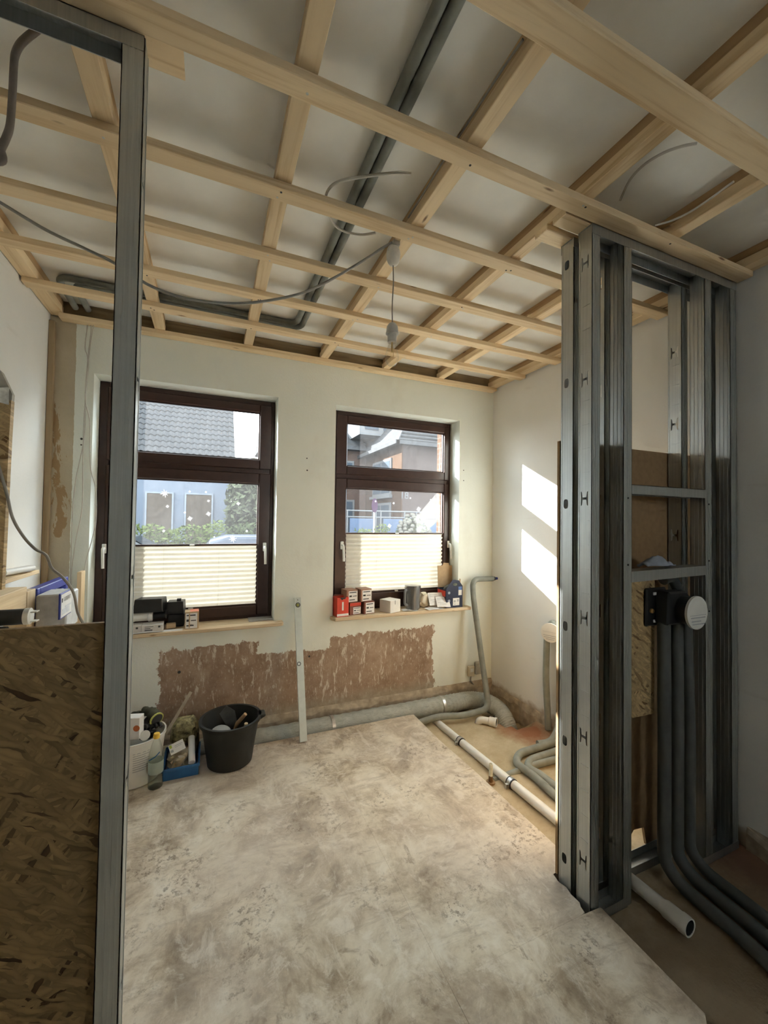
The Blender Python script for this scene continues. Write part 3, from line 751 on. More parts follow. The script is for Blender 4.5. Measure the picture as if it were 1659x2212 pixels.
# cloth on the lower crossbar
m = MB(); random.seed(4)
nn = 14; vs = []
for j in range(9):
    for i in range(nn):
        u = i/(nn-1); v = j/8
        vs.append((1.745+.20*u, 1.175+.05*v+.008*math.sin(u*9), 1.312+.006+.030*math.sin(math.pi*min(1, u*1.15))*math.sin(math.pi*v)+.012*math.sin(u*11+v*5)*math.sin(math.pi*v)))
m.add(vs, [(j*nn+i, j*nn+i+1, (j+1)*nn+i+1, (j+1)*nn+i) for j in range(8) for i in range(nn-1)])
o = m.build('rag', CLOTH, smooth=80, fix=False); md = o.modifiers.new('t', 'SOLIDIFY'); md.thickness = .005; md.offset = 1
tag(o, 'crumpled blue-grey rag lying on the lower steel crossbar', 'rag')

# ------------------------------------------------------------------ floor pipes
wp = thing('drain_pipe', 'long white drain pipe running along the floor through the steel frame', 'pipe', (1.66, 1.8, ZS))
ZW = -.024
A0, A1 = Vector((1.640, 2.78, -.050)), Vector((1.688, .975, -.012))
m = MB(); m.tube([A0, A0.lerp(A1, .962)], .026, 20); m.build('pipe', WPVC, wp, smooth=50)
dd = (A1-A0).normalized()
MD = dd.to_track_quat('Z', 'Y').to_matrix()
m = MB(); m.lathe([(.0262, -.10), (.0315, -.085), (.0315, -.035), (.0340, -.030), (.0340, -.010), (.0325, -.004), (.0325, 0), (.0274, .0), (.0273, -.004)], A1, 24, MD, caps=False); m.build('socket', WPVC, wp, smooth=35, fix=False)
m = MB(); m.lathe([(.0272, -.002), (.0262, -.045), (.001, -.046)], A1, 22, MD, caps=False); m.build('socket_hollow', INK, wp, fix=False)  # dark lining paints the shade inside the open pipe end
for y in (2.44, 1.93):
    p = A0.lerp(A1, (A0.y-y)/(A0.y-A1.y))
    m = MB(); m.tube([p-dd*.012, p+dd*.012], .030, 22); c = m.build('clamp', ZINC, wp, smooth=50)
    m = MB(); m.tube([p-dd*.020, p-dd*.0125], .0292, 22); m.tube([p+dd*.0125, p+dd*.020], .0292, 22); m.build('rubber_lining', BLACK, c, smooth=50)
    m = MB(); m.box(p.x-.045, p.x-.028, p.y-.008, p.y+.008, p.z-.03, p.z+.004); m.build('clamp_bolt', ZINC, c)
# wrapped duct along the window wall
du = thing('wrapped_duct', 'grey wrapped duct along the window wall bending into the corner', 'duct', (.9, 2.95, -.1))
random.seed(9)
path = [(-.90, 2.955, -.030)]+[(x, 2.955, -.030) for x in (-.3, .4, 1.0, 1.6, 1.95)]+[(2.10, 2.94, -.030), (2.20, 2.86, -.035), (2.235, 2.75, -.06), (2.235, 2.66, -.12), (2.23, 2.61, -.20)]
pp = smooth_path(path, 26)
def wr(t, a, i):
    k = 1+.035*math.sin(i*1.9+2*math.sin(a*2))+.03*mnoise.noise(Vector((i*.35, math.cos(a)*2, math.sin(a)*2)))
    return .070*k
m = MB(); m.tube(pp, .07, 22, rf=wr); m.build('duct_hose', DUCT, du, smooth=70)
for x in (.86, 1.80):
    m = MB(); m.tube([(x-.012, 2.955, -.03), (x+.012, 2.955, -.03)], .0735, 24); m.build('band_clip', ZINC, du, smooth=60)
# grey pipe rising in the corner
cp = thing('corner_pipe', 'grey insulated pipe rising in the corner and bending to the side wall', 'pipe', (2.15, 2.9, -.05))
pts = [(1.44, 2.765, -.036), (1.84, 2.70, -.030), (2.06, 2.72, -.020), (2.155, 2.95, .35), (2.145, 3.01, .985), (2.375, 3.012, .990)]
m = MB(); m.tube(bend_path([(1.44,2.765,-.040),(1.65,2.735,.004),(1.84,2.70,-.012),(2.115,2.73,-.014),(2.150,2.87,.30),(2.148,3.01,.86),(2.148,3.02,.992),(2.37,3.02,.990)], .075, 8), .0235, 16); m.build('pipe_sleeve', PIPEINS, cp, smooth=60)
RYM = Matrix.Rotation(math.pi/2, 3, 'Y')
m = MB(); m.lathe([(.0175, 0), (.0175, .02), (.013, .021), (.013, .026)], (2.37, 3.02, .990), 16, RYM); m.build('fitting', BLACK, cp, smooth=40)
m = MB(); m.lathe([(.012, 0), (.012, .020), (.009, .021)], (2.396, 3.02, .990), 12, RYM); m.build('blue_plug', BLUEST, cp, smooth=40)
# white elbows by the hole
el = thing('drain_elbow', 'open white drain elbow lying at the edge of the corner hole', 'pipe', (2.0, 2.6, -.06))
m = MB(); m.tube(bend_path([(1.945, 2.655, -.10), (1.952, 2.64, -.030), (2.012, 2.574, -.030)], .04), .026, 18); m.build('elbow', WPVC, el, smooth=50)
e0 = Vector((2.005, 2.583, -.028)); ed = Vector((.62, -.785, 0)).normalized()
ME = ed.to_track_quat('Z', 'Y').to_matrix()
m = MB(); m.lathe([(.0265, -.004), (.033, .002), (.033, .040), (.0355, .042), (.0355, .056), (.0292, .056), (.0290, .05)], e0, 24, ME, caps=False); m.build('socket', WPVC, el, smooth=35, fix=False)
m = MB(); m.lathe([(.0288, .053), (.0274, .012), (.001, .011)], e0, 22, ME, caps=False); m.build('socket_hollow', plain('hollow_shade_grey', (.12, .12, .11), .6), el, fix=False)  # grey lining colours in the shade of the elbow mouth
# grey insulated pipes on the floor at the side wall
def fpipe(px, label, r=.024, z=-.034, extra=()):
    zs = z if isinstance(z, list) else [z]*len(px)
    P = [at(u, v, 'z', q) for (u, v), q in zip(px, zs)]
    pipe('insulated_pipe', P, r, PIPEINS, label, 'pipe', .055, group='insulated pipes on the subfloor')
fpipe([(1240, 1590), (1200, 1603), (1120, 1628), (1114, 1650), (1150, 1673), (1203, 1722), (1290, 1800)], 'grey insulated floor pipe making the widest hairpin bend')
fpipe([(1240, 1612), (1200, 1624), (1143, 1643), (1140, 1660), (1165, 1672), (1203, 1702), (1290, 1772)], 'grey insulated floor pipe making the inner hairpin bend', z=-.030)
fpipe([(1240, 1630), (1203, 1640), (1160, 1651), (1105, 1672), (1065, 1687)], 'grey insulated floor pipe crossing under the white drain pipe', z=[-.034, -.034, -.034, -.066, -.070], r=.021)
# small upright pipe stub
us = thing('pipe_stub', 'short pale upright pipe stub with a rusty foot beside the clamp', 'pipe', (1.556, 2.0, ZS))
b0 = at(1060, 1690, 'z', ZS+.005)
m = MB(); m.lathe([(.013, 0), (.013, .035), (.011, .036), (.011, .04)], b0, 14); m.lathe([(.026, -.002), (.026, .006)], b0, 18); m.build('rusty_fitting', plain('rusty_brass', (.26, .16, .08), .6, .5, .3, 30), us, smooth=40)
m = MB(); m.lathe([(.0115, .04), (.0125, .11), (.010, .11), (.010, .06)], b0, 14); m.build('clear_sleeve', plain('cloudy_plastic', (.70, .70, .60), .4), us, smooth=40)

# pipes with the white disc on the side wall
vb = thing('flush_valve', 'round white valve cover on the side wall above looped grey pipe', 'valve', (2.36, 2.33, .63))
RYN = Matrix.Rotation(-math.pi/2, 3, 'Y')
m = MB(); m.lathe([(.060, 0), (.060, .05), (.055, .055)], (2.4150, 2.325, .685), 28, RYN); m.build('body', BLACK, vb, smooth=40)
m = MB(); m.lathe([(.04, 0), (.071, .005), (.071, .014), (.066, .016)], (2.352, 2.315, .685), 36, Matrix.Rotation(math.radians(24), 3, 'Z') @ RYN); d = m.build('cover_disc', WPLA, vb, smooth=35)
m = MB()
for k, (zz, a, b) in enumerate(((.662, -.05, .05), (.648, -.04, .046), (.635, -.03, .03), (.690, -.055, .055))):
    m.box(2.3345, 2.3352, 2.315+a, 2.315+b, zz, zz+(.0042 if k < 3 else .0016))
m.xf(rz((2.352, 2.315, 0), math.radians(24)))
m.build('printing', GREYINK, d)
pipe('insulated_pipe', [(2.370, 2.352, -.05), (2.375, 2.385, .33), (2.385, 2.385, .66), (2.385, 2.33, .775), (2.385, 2.265, .66), (2.375, 2.24, .3), (2.34, 2.225, .02), (2.22, 2.18, -.034), (2.12, 2.20, -.034)], .024, PIPEINS, 'grey insulated pipe looped over the round cover on the side wall', 'pipe', .07)

# ------------------------------------------------------------------ sockets on the window wall
so = thing('cable_box', 'beige surface cable box low on the window wall beside the corner pipe', 'socket', (2.19, 3.09, .13))
m = MB(); m.box(2.152, 2.215, 3.066, 3.0985, .115, .205); m.build('housing', BEIGEP, so, bevel=.005)
m = MB(); m.box(2.168, 2.202, 3.0645, 3.0662, .155, .185); m.build('cover_plate', WPLA, so, bevel=.001)
m = MB(); m.tube(smooth_path([(2.185, 3.08, .115), (2.188, 3.085, .07), (2.22, 3.09, .03), (2.25, 3.08, -.02)]), .0055, 8); m.build('cable', CABLE, so, smooth=60)
so = thing('junction_box', 'grey junction box on the window wall behind the corner pipe', 'socket', (2.26, 3.09, .12))
m = MB(); m.box(2.225, 2.30, 3.060, 3.0985, .125, .235); m.build('housing', plain('grey_box', (.40, .38, .31), .5), so, bevel=.008)
m = MB(); m.box(2.232, 2.293, 3.056, 3.0602, .132, .228); m.build('lid', plain('grey_lid', (.43, .41, .34), .5), so, bevel=.003)

# ------------------------------------------------------------------ lamp and cables
LX, LY = .716, 1.620
la = thing('pendant_lamp', 'bare clear bulb hanging from an oval white ceiling rose', 'lamp', (LX, LY, 2.18))
prof = [(.0005, 2.6275)]+[(.031*math.sin(math.pi*k/10)**.75, 2.674-.047*math.cos(math.pi*k/10)) for k in range(1, 10)]+[(.006, 2.7205)]
m = MB(); m.lathe(prof, (LX, LY, 0), 24); m.build('ceiling_rose', plain('white_rose', (.72, .68, .60), .5), la, smooth=70)
m = MB(); m.tube(smooth_path([(LX, LY, 2.628), (LX+.002, LY, 2.55), (LX-.002, LY, 2.45), (LX, LY, 2.37)]), .0028, 8); m.build('cord', CABLE, la, smooth=60)
m = MB(); m.lathe([(.004, 2.372), (.015, 2.368), (.024, 2.355), (.0265, 2.335), (.0265, 2.328), (.0285, 2.327), (.0285, 2.322), (.021, 2.320), (.0195, 2.285)], (LX, LY, 0), 24)
m.build('lamp_holder', plain('white_holder', (.55, .54, .50), .5), la, smooth=40)
m = MB(); m.lathe([(.014, 2.292), (.015, 2.275), (.022, 2.255), (.0295, 2.235), (.031, 2.218), (.027, 2.198), (.016, 2.184), (.001, 2.180)], (LX, LY, 0), 28); b = m.build('bulb', BULB, la, smooth=80)
m = MB()
for k in range(5):
    a = 2*math.pi*k/5; m.tube([(LX+.005*math.cos(a), LY+.005*math.sin(a), 2.262), (LX+.009*math.cos(a+.5), LY+.009*math.sin(a+.5), 2.215)], .0007, 5)
m.tube([(LX, LY, 2.285), (LX, LY, 2.240)], .004, 8); m.build('filament', plain('warm_filament', (.75, .55, .25), .5), b)
m = MB(); m.box(LX-.012, LX+.018, LY-.03, LY-.005, 2.705, 2.725); m.tube(smooth_path([(LX-.005, LY-.02, 2.72), (LX-.028, LY-.01, 2.69), (LX-.022, LY, 2.66)]), .0018, 6); m.tube(smooth_path([(LX+.01, LY-.02, 2.72), (LX+.02, LY-.012, 2.70), (LX+.012, LY-.005, 2.705)]), .0018, 6); m.build('wire_terminal', CABLE_L, la)
def cable(name, px, ax, val, r, mat, label, n=8, pre=(), post=()):
    vals = val if isinstance(val, (list, tuple)) else [val]*len(px)
    P = [Vector(q) for q in pre]+[at(u, v, ax, w) for (u, v), w in zip(px, vals)]+[Vector(q) for q in post]
    m = MB(); m.tube(smooth_path(P, n), r, 8); o = m.build(name, mat, smooth=70); return tag(o, label, 'cable')
cable('power_cable', [(-40,412),(0,437),(100,497),(190,540),(250,570),(330,620),(420,648),(530,655),(640,637),(700,612),(760,578),(800,553),(822,538),(846,524)], 'y', [1.70]*4+[1.66]*4+[1.63]*4+[1.615, 1.61], .0052, CABLE, 'long grey cable sagging from the left to the lamp rose', pre=[(-.938, 1.95, 2.70), (-.80, 1.80, 2.66)])
cable('loop_cable', [(888,375),(860,373),(820,377),(770,384),(728,394),(708,412),(704,435),(710,462),(722,485),(745,500),(780,507),(811,503)], 'z', 2.768, .0052, CABLE_L, 'grey cable curling over the batten beside the ceiling pipes')
cable('loop_cable', [(1505,310),(1470,317),(1430,332),(1390,357),(1360,390),(1340,432)], 'z', 2.80, .0045, CABLE_L, 'curved grey cable end on the ceiling above the steel frame')
cable('thin_cable', [(1415,487),(1450,477),(1490,458),(1530,432),(1560,410),(1585,392)], 'z', 2.775, .004, WPLA, 'thin white cable lying along the joist over the steel frame')
cable('thin_cable', [(1130,85),(1085,150),(1030,235),(985,305),(945,368),(910,425),(882,470)], 'z', 2.768, .0038, CABLE, 'thin grey cable clipped along the joist of the lamp')
cable('hose_cable', [(78,66),(60,80),(43,97),(33,118),(30,140),(27,200),(22,268),(14,296),(3,320),(-8,350)], 'y', 1.30, .0085, plain('brown_grey_cable', (.20, .17, .14), .6), 'thick grey cable hanging behind the open top track', pre=[(-.40, 1.30, 2.822)], post=[(-.66, 1.31, 2.38), (-.938, 1.34, 2.30)])
cable('wall_cable', [(-10,985),(0,1016),(15,1068),(27,1118),(50,1158),(75,1185),(100,1200),(112,1228),(137,1249),(159,1281),(168,1324),(184,1356),(200,1400)], 'y', [2.0]*9+[2.1, 2.2, 2.25, 2.3], .0055, CABLE, 'grey cable snaking down past the blue cistern frame', pre=[(-.938, 1.95, 1.95), (-.80, 1.96, 1.82)], post=[(-.50, 2.35, .5), (-.45, 2.4, .01)])
zz = lambda L: [(x/4.023, 750+y/4.0218) for x, y in L]
cable('bell_wire', [(186, 664), (189, 700)]+zz([(740,0),(762,100),(745,350),(735,760),(660,1150),(630,1450),(615,1900),(610,2120)]), 'y', 3.085, .0028, CABLE_L, 'pale wall wire hanging leftmost from the corner pipes')
cable('bell_wire', [(192, 680), (197, 712)]+zz([(768,60),(772,150),(742,450),(722,900),(715,1380),(665,1650),(625,1920),(620,2130)]), 'y', 3.080, .0028, CABLE_L, 'pale wall wire hanging straight between the two others')
cable('bell_wire', [(196, 676), (202, 700), (196, 740)]+zz([(772,100),(745,350),(745,490),(780,650),(785,1030),(830,1230),(835,1480),(805,1650),(740,1900),(722,2150),(718,2400)]), 'y', 3.074, .0028, CABLE_L, 'pale wall wire bowing out over the window reveal')

# ------------------------------------------------------------------ cistern frame on the left
ci = thing('cistern_frame', 'blue steel cistern frame with a white access box at the left wall', 'cistern', (-.76, 2.54, 0))
m = MB(); m.box(-.765, -.722, 2.335, 2.37, .0, 1.166); m.box(-.765, -.722, 2.735, 2.77, .0, 1.166); m.box(-.765, -.722, 2.37, 2.735, 1.126, 1.166); m.box(-.765, -.722, 2.37, 2.735, .30, .34); m.build('steel_frame', BLUEST, ci, bevel=.003)
m = MB(); m.box(-.86, -.715, 2.385, 2.72, .62, 1.11); m.build('tank', plain('pale_tank', (.66, .67, .66), .45), ci, bevel=.012)
m = MB(); m.box(-.715, -.60, 2.44, 2.62, .985, 1.155)
m.xf(Matrix.Translation((0, -.15, -.012))); bx = m.build('access_box', plain('grey_white_box', (.56, .57, .56), .5), ci, bevel=.006)
m = MB(); m.box(-.601, -.594, 2.180, 2.334, 1.05, 1.162); m.build('blue_lid_edge', BLUEST, bx, bevel=.001)
m = MB(); m.box(-.594, -.5925, 2.186, 2.329, 1.055, 1.157); lb = m.build('label', PAPER, bx)
def text(body, size, M, mat, name, par, thick=.0004):
    vs, fs = shape2d(None, font=body, size=size); t = MB(); t.add([M @ Vector((u, v, 0)) for u, v in vs], fs)
    return t.build(name, mat, par, fix=False)
MT = Matrix.Translation((-.5920, 2.266, 1.130)) @ Matrix.Rotation(math.pi/2, 4, 'Z') @ Matrix.Rotation(math.pi/2, 4, 'X')
text('GEBERIT', .0245, MT, INK, 'lettering', lb)
m = MB(); m.box(-.5924, -.5918, 2.193, 2.203, 1.121, 1.139); m.build('logo_square', INK, lb)
m = MB(); m.box(-.5924, -.5919, 2.20, 2.30, 1.066, 1.09); m.box(-.5924, -.5919, 2.24, 2.322, 1.092, 1.10); m.build('drawing', plain('pale_grey_print', (.60, .61, .63), .7), lb)
m = MB(); m.box(-.722, -.7195, 2.385, 2.72, .70, 1.02); m.build('front_sheet', WPLA, ci)
m = MB(); m.box(-.800, -.722, 1.30, 2.215, 1.105, 1.195); m.xf(Matrix.Identity(4))
tag(m.build('wall_timber', WOODY, bevel=.002), 'horizontal pine timber in front of the left wall beside the black tubes', 'timber')
m = MB(); m.box(-.800, -.722, 2.222, 2.312, .002, 1.172)
tag(m.build('timber_post', WOODZ, bevel=.002), 'upright pine post beside the blue cistern frame', 'timber')
m = MB(); m.box(-.735, -.712, 2.98, 3.06, .002, 1.165)
tag(m.build('timber_lath', WOODZ, bevel=.002), 'thin upright pine lath between the cistern frame and window', 'timber')
m = MB(); m.box(-.935, -.83, 1.98, 2.70, 1.196, 1.215)
tag(m.build('shelf_offcut', WOODY, bevel=.002), 'pine shelf board lying against the left wall', 'board')
for k, (y, l) in enumerate(((2.42, 'pale folded plastic sleeve lying on the shelf board, nearer the blue frame'), (2.26, 'grey pipe clip block lying on the shelf board'))):
    m = MB()
    if k == 0: m.tube(bend_path([(-.90, 2.40, 1.232), (-.86, 2.62, 1.232), (-.83, 2.62, 1.234), (-.87, 2.40, 1.236)], .03), .0145, 10)
    else: m.prism([(-.92, 1.216), (-.84, 1.216), (-.84, 1.245), (-.86, 1.25), (-.90, 1.25), (-.92, 1.24)], 'y', y-.05, y+.04)
    tag(m.build(['plastic_sleeve', 'clip_block'][k], [WPLA, plain('grey_green_plastic', (.40, .42, .37), .6)][k], bevel=0 if k == 0 else .003, smooth=50 if k == 0 else None), l, ['sleeve', 'block'][k])
bt = thing('drain_tube', 'black tube stub with a white end cap under the pine timber', 'pipe', (-.75, 1.85, 1.1))
m = MB(); m.lathe([(.028, 0), (.028, .325), (.0285, .33)], (-.9385, 1.86, 1.137), 22, RYM); m.build('tube', BLACK, bt, smooth=50)
m = MB(); m.lathe([(.0295, 0), (.0295, .016), (.024, .019), (.005, .0195)], (-.609, 1.86, 1.137), 22, RYM); c = m.build('end_cap', WPLA, bt, smooth=40)
for zz_ in (-.018, .016):
    m = MB(); m.box(-.592, -.572, 1.846, 1.874, 1.137+zz_-.002, 1.137+zz_+.002); m.build('tab', WPLA, c)
m = MB(); m.lathe([(.020, 0), (.020, .29), (.0165, .29), (.0165, .20)], (-.9385, 1.83, 1.092), 20, RYM)
tag(m.build('drain_tube', BLACK, smooth=50), 'thinner open black tube stub below the capped one', 'pipe')
# leaning strand board with foil at the left wall
ob_ = thing('boxed_shaft', 'upright strand board with torn foil insulation at the left wall', 'board', (-.83, 2.0, 1.2))
m = MB(); slab(m, [(-.938, 1.2165), (-.728, 1.2165), (-.722, 1.79), (-.719, 1.945), (-.745, 1.935), (-.938, 1.93)], [], lambda u, v, w: (u, 2.0+w, v), .028); m.build('strand_board', OSB, ob_)
m = MB(); random.seed(2); n = 9; vs = []
for j in range(4):
    for i in range(n): vs.append((-.938+.213*i/(n-1), 1.995+random.uniform(-.006, .004), 1.925+.022*j+random.uniform(-.006, .006)))
m.add(vs, [(j*n+i, j*n+i+1, (j+1)*n+i+1, (j+1)*n+i) for j in range(3) for i in range(n-1)]); m.build('foil', FOIL, ob_, fix=False)
m = MB(); slab(m, [(-.938, 1.95), (-.720, 1.945), (-.719, 1.97), (-.754, 2.052), (-.80, 2.10), (-.938, 2.16)], [], lambda u, v, w: (u, 2.006+w, v), .022); m.build('insulation_board', plain('grey_insulation', (.42, .40, .34), .85), ob_)

# ------------------------------------------------------------------ things on the floor
lv = thing('spirit_level', 'long grey spirit level leaning upright against the window wall', 'spirit level', (.605, 2.76, 0))
L0 = Vector((.606, 2.768, .001)); L1 = Vector((.607, 3.073, .912)); ln = (L1-L0).length
ez = (L1-L0).normalized(); ex = Vector((1, 0, 0)); ey = ez.cross(ex).normalized()
ML = Matrix((ex, ey, ez)).transposed().to_4x4(); ML.translation = L0
Wl = .024; Tk = .022
m = MB(); slab(m, [(-Wl, 0), (Wl, 0), (Wl, ln), (-Wl, ln)], [oval(0, ln-.055, .016, .016, 18), oval(-Wl*.85, ln*.515, .013, .019, 14) if 0 else oval(0, ln-.018, .004, .004, 8)], lambda u, v, w: ML @ Vector((u, -w, v)), Tk)
m.build('bar', ALU, lv)
def lring(cu, cv, r0, mat_r):
    t = MB(); n = 20; vs = []
    for k in range(n):
        a = 2*math.pi*k/n
        for rr in (r0, r0*.68): vs.append(ML @ Vector((cu+rr*math.cos(a), -Tk-.0012, cv+rr*math.sin(a))))
    t.add(vs, [(2*k, 2*k+1, (2*k+3) % (2*n), (2*k+2) % (2*n)) for k in range(n)])
    o = t.build('vial_ring', BLACK, lv, fix=False)
    t = MB(); t.lathe([(r0*.68, 0), (r0*.68, .003)], ML @ Vector((cu, -Tk*.5, cv)), 18, (ML.to_3x3() @ Matrix.Rotation(math.pi/2, 3, 'X'))); t.build('vial', plain('yellow_green_vial', (.62, .66, .22), .3), o)
lring(0, ln-.055, .018, None); lring(-.010, ln*.515, .014, None)

bk = thing('mortar_bucket', 'black rubber mortar bucket holding trowels beside the duct', 'bucket', (.14, 2.70, 0))
def bucket_profile(r0, r1, h, t=.006, rim=.010):
    return [(r0-.012, .0), (r0, .006), (r0+(r1-r0)*.5, h*.5), (r1, h-.02), (r1+rim, h-.018), (r1+rim, h), (r1-.002, h), (r1-t, h-.02), (r0-t, .012), (.001, .012)]
m = MB(); m.lathe(bucket_profile(.130, .168, .272, .006, .014), (.14, 2.71, 0), 40, sx=1.0, sy=1.0); m.build('tub', RUBBER, bk, smooth=35)
m = MB()
for j in range(3):
    a = -.35; m.prism([(.30, .238), (.345, .262), (.345, .272), (.30, .272)], 'y', 2.66, 2.74)
    break
m.build('pouring_lip', RUBBER, bk, bevel=.005)
def tool(name, label, cat, parts, loc):
    t = thing(name, label, cat, loc)
    for nm, mbx, mat, sm in parts: mbx.build(nm, mat, t, smooth=sm)
    return t
STEEL = plain('dull_steel', (.16, .165, .16), .45, .7, .2, 20)
HND = plain('turned_wood_handle', (.42, .27, .15), .55, 0, .15, 30)
m1 = MB(); m1.prism([(.075, .285), (.115, .33), (.165, .29), (.185, .19), (.13, .18)], 'y', 2.742, 2.745)
m2 = MB(); m2.tube([(.165, 2.73, .18), (.18, 2.71, .225), (.225, 2.685, .285)], .013, 12, rf=lambda t, a, i: [.009, .013, .011][i])
tool('trowel', 'trowel with a dark blade and wooden handle inside the mortar bucket', 'trowel', [('blade', m1, STEEL, None), ('handle', m2, HND, 60)], (.15, 2.73, .18))
m2 = MB(); m2.tube([(.20, 2.70, .05), (.222, 2.655, .2), (.226, 2.645, .245)], .011, 12); m3 = MB(); m3.box(.17, .23, 2.66, 2.74, .03, .05)
tool('brush', 'stubby pale wooden handle sticking up inside the mortar bucket', 'brush', [('handle', m2, plain('pale_handle', (.58, .47, .30), .6), 60), ('head', m3, HND, None)], (.21, 2.68, .03))
m1 = MB(); m1.lathe([(.002, .055), (.035, .05), (.062, .035), (.07, .0), (.066, .0), (.05, .03)], (.08, 2.665, .175), 22, Matrix.Rotation(.5, 3, 'X')); m2 = MB(); m2.box(.03, .13, 2.65, 2.70, .05, .17)
tool('mixing_bowl', 'grey rubber plaster bowl upside down inside the mortar bucket', 'bowl', [('shell', m1, plain('grey_rubber', (.30, .30, .28), .6), 60), ('grip_block', m2, STEEL, None)], (.08, 2.67, .05))

wbk = thing('white_bucket', 'white plastic bucket full of gloves and boxes behind the steel stud', 'bucket', (-.37, 2.77, 0))
m = MB(); m.lathe(bucket_profile(.130, .153, .255, .003, .006), (-.375, 2.745, 0), 36); m.build('tub', WPLA, wbk, smooth=35)
m = MB()
for k in range(9): 
    z = .10+k*.0125; a0 = -1.50; a1 = -1.50+(.55 if k % 3 else .42)
    n = 8; R_ = .1306+.0205*z/.235+.0012
    vs = []
    for i in range(n+1):
        a = a0+(a1-a0)*i/n
        for zz_ in (z, z+.004): vs.append((-.375+R_*math.cos(a), 2.745+R_*math.sin(a), zz_))
    m.add(vs, [(2*i, 2*i+2, 2*i+3, 2*i+1) for i in range(n)])
m.build('printed_lines', GREYINK, wbk, fix=False)
m = MB(); m.box(-.43, -.335, 2.66, 2.72, .255, .375); m.xf(rz((-.38, 2.69, 0), -.25)); 
wx = thing('carton', 'small white carton with an orange dot standing in the white bucket', 'box', (-.38, 2.69, .255))
m.build('carton_body', PAPER, wx, bevel=.002)
m = MB(); m.lathe([(.017, 0), (.017, .001)], (-.3585, 2.6535, .318), 20, Matrix.Rotation(-.25, 3, 'Z') @ RX); m.build('orange_dot', plain('orange_print', (.55, .16, .05), .6), wx)
def glove(name, label, P, r, mat, cuff=None):
    g = thing(name, label, 'glove', P[0])
    m = MB(); m.tube(smooth_path(P, 6), r, 14, rf=lambda t, a, i: r*(1.0+.18*math.sin(i*1.3+a*2))*(1-.25*t)*(1 if math.cos(a) > 0 else .8)); m.build('hand', mat, g, smooth=80)
    d = (Vector(P[-1])-Vector(P[-2])).normalized()
    for k in range(4):
        o = Vector((0, 0, 0)); q = Vector(P[-1])+Vector((.022*(k-1.5), 0, 0))
        m = MB(); m.tube(smooth_path([q-d*.02, q+d*.03+Vector((0, 0, -.008)), q+d*.055+Vector((0, 0, -.03))]), .0105, 8); m.build('finger', mat, g, smooth=80)
    if cuff is not None:
        c0 = Vector(P[0]); dd_ = (Vector(P[1])-c0).normalized()
        m = MB(); m.tube([c0-dd_*.004, c0+dd_*.004], r*1.08, 16); m.build('cuff_edge', cuff, g, smooth=60)
        m = MB(); m.tube([c0-dd_*.005, c0-dd_*.0042], r*.9, 16); m.build('cuff_hollow', INK, g)
    return g
glove('work_glove', 'olive work glove with a yellow cuff edge drooping over the white bucket', [(-.268, 2.735, .318), (-.30, 2.78, .335), (-.345, 2.82, .335)], .036, GLOVE, plain('lime_edge', (.45, .47, .12), .6))
glove('work_glove', 'dark work glove standing crumpled inside the white bucket', [(-.33, 2.80, .20), (-.325, 2.79, .26), (-.30, 2.75, .285)], .050, BLACK)
m = MB(); m.lathe([(.001, .012), (.026, .012), (.026, 0), (.024, 0), (.024, .010)], (-.318, 2.675, .262), 22, Matrix.Rotation(1.25, 3, 'X'))
tag(m.build('plastic_disc', WPLA, smooth=35), 'round white plastic lid leaning inside the bucket rim beside the bottle', 'lid')
m = MB(); m.box(-.009, .009, -.003, .003, 0, .36); m.xf(Matrix.Translation((-.27, 2.83, .10)) @ Matrix.Rotation(.52, 4, 'Y'))
tag(m.build('stirring_stick', plain('pale_plaster_stick', (.50, .44, .34), .7)), 'pale flat stick leaning out of the white bucket', 'stick')
bo = thing('glass_bottle', 'clear glass bottle with a yellow cap standing beside the blue tray', 'bottle', (-.253, 2.600, 0))
m = MB(); m.lathe([(.034, .001), (.0385, .008), (.0385, .16), (.036, .19), (.022, .245), (.0145, .262), (.0145, .280)], (-.253, 2.605, 0), 28); m.build('bottle_glass', BOTTLE, bo, smooth=50)
m = MB(); m.lathe([(.0165, .270), (.0165, .292), (.014, .296)], (-.253, 2.605, 0), 18); m.build('cap', YELL, bo, smooth=40)
m = MB(); m.lathe([(.036, .004), (.0365, .075)], (-.253, 2.605, 0), 24); m.build('water', m_clear('water', (.90, .94, .90), .04), bo, smooth=50)
m = MB(); m.lathe([(.0388, .085), (.0388, .15)], (-.253, 2.605, 0), 28, caps=False); m.build('paper_label', m_translucent('pale_wet_label', (.55, .62, .55), .5), bo, smooth=60)
m = MB(); m.tube([(-.283, 2.577, .165), (-.253, 2.566, .185), (-.232, 2.572, .205)], .003, 6); m.build('blue_stripe', BLUE, bo)
tr = thing('blue_tray', 'blue plastic tray holding crinkled bags between bottle and black bucket', 'tray', (-.13, 2.76, 0))
x0, x1, y0, y1, h, t = -.222, -.035, 2.635, 2.880, .066, .006
m = MB(); m.box(x0+.012, x1-.012, y0+.012, y1-.012, 0, .004)
for a, b, c_, d_ in ((x0, x1, y0, y0+t), (x0, x1, y1-t, y1), (x0, x0+t, y0+t, y1-t), (x1-t, x1, y0+t, y1-t)): m.box(a, b, c_, d_, .0, h)
m.build('tray_body', BLUE, tr, bevel=.003)
m = MB()
for a, b, c_, d_ in ((x0-.006, x1+.006, y0-.006, y0), (x0-.006, x1+.006, y1, y1+.006), (x0-.006, x0, y0, y1), (x1, x1+.006, y0, y1)): m.box(a, b, c_, d_, h-.014, h+.002)
m.build('rim', BLUE, tr, bevel=.002)
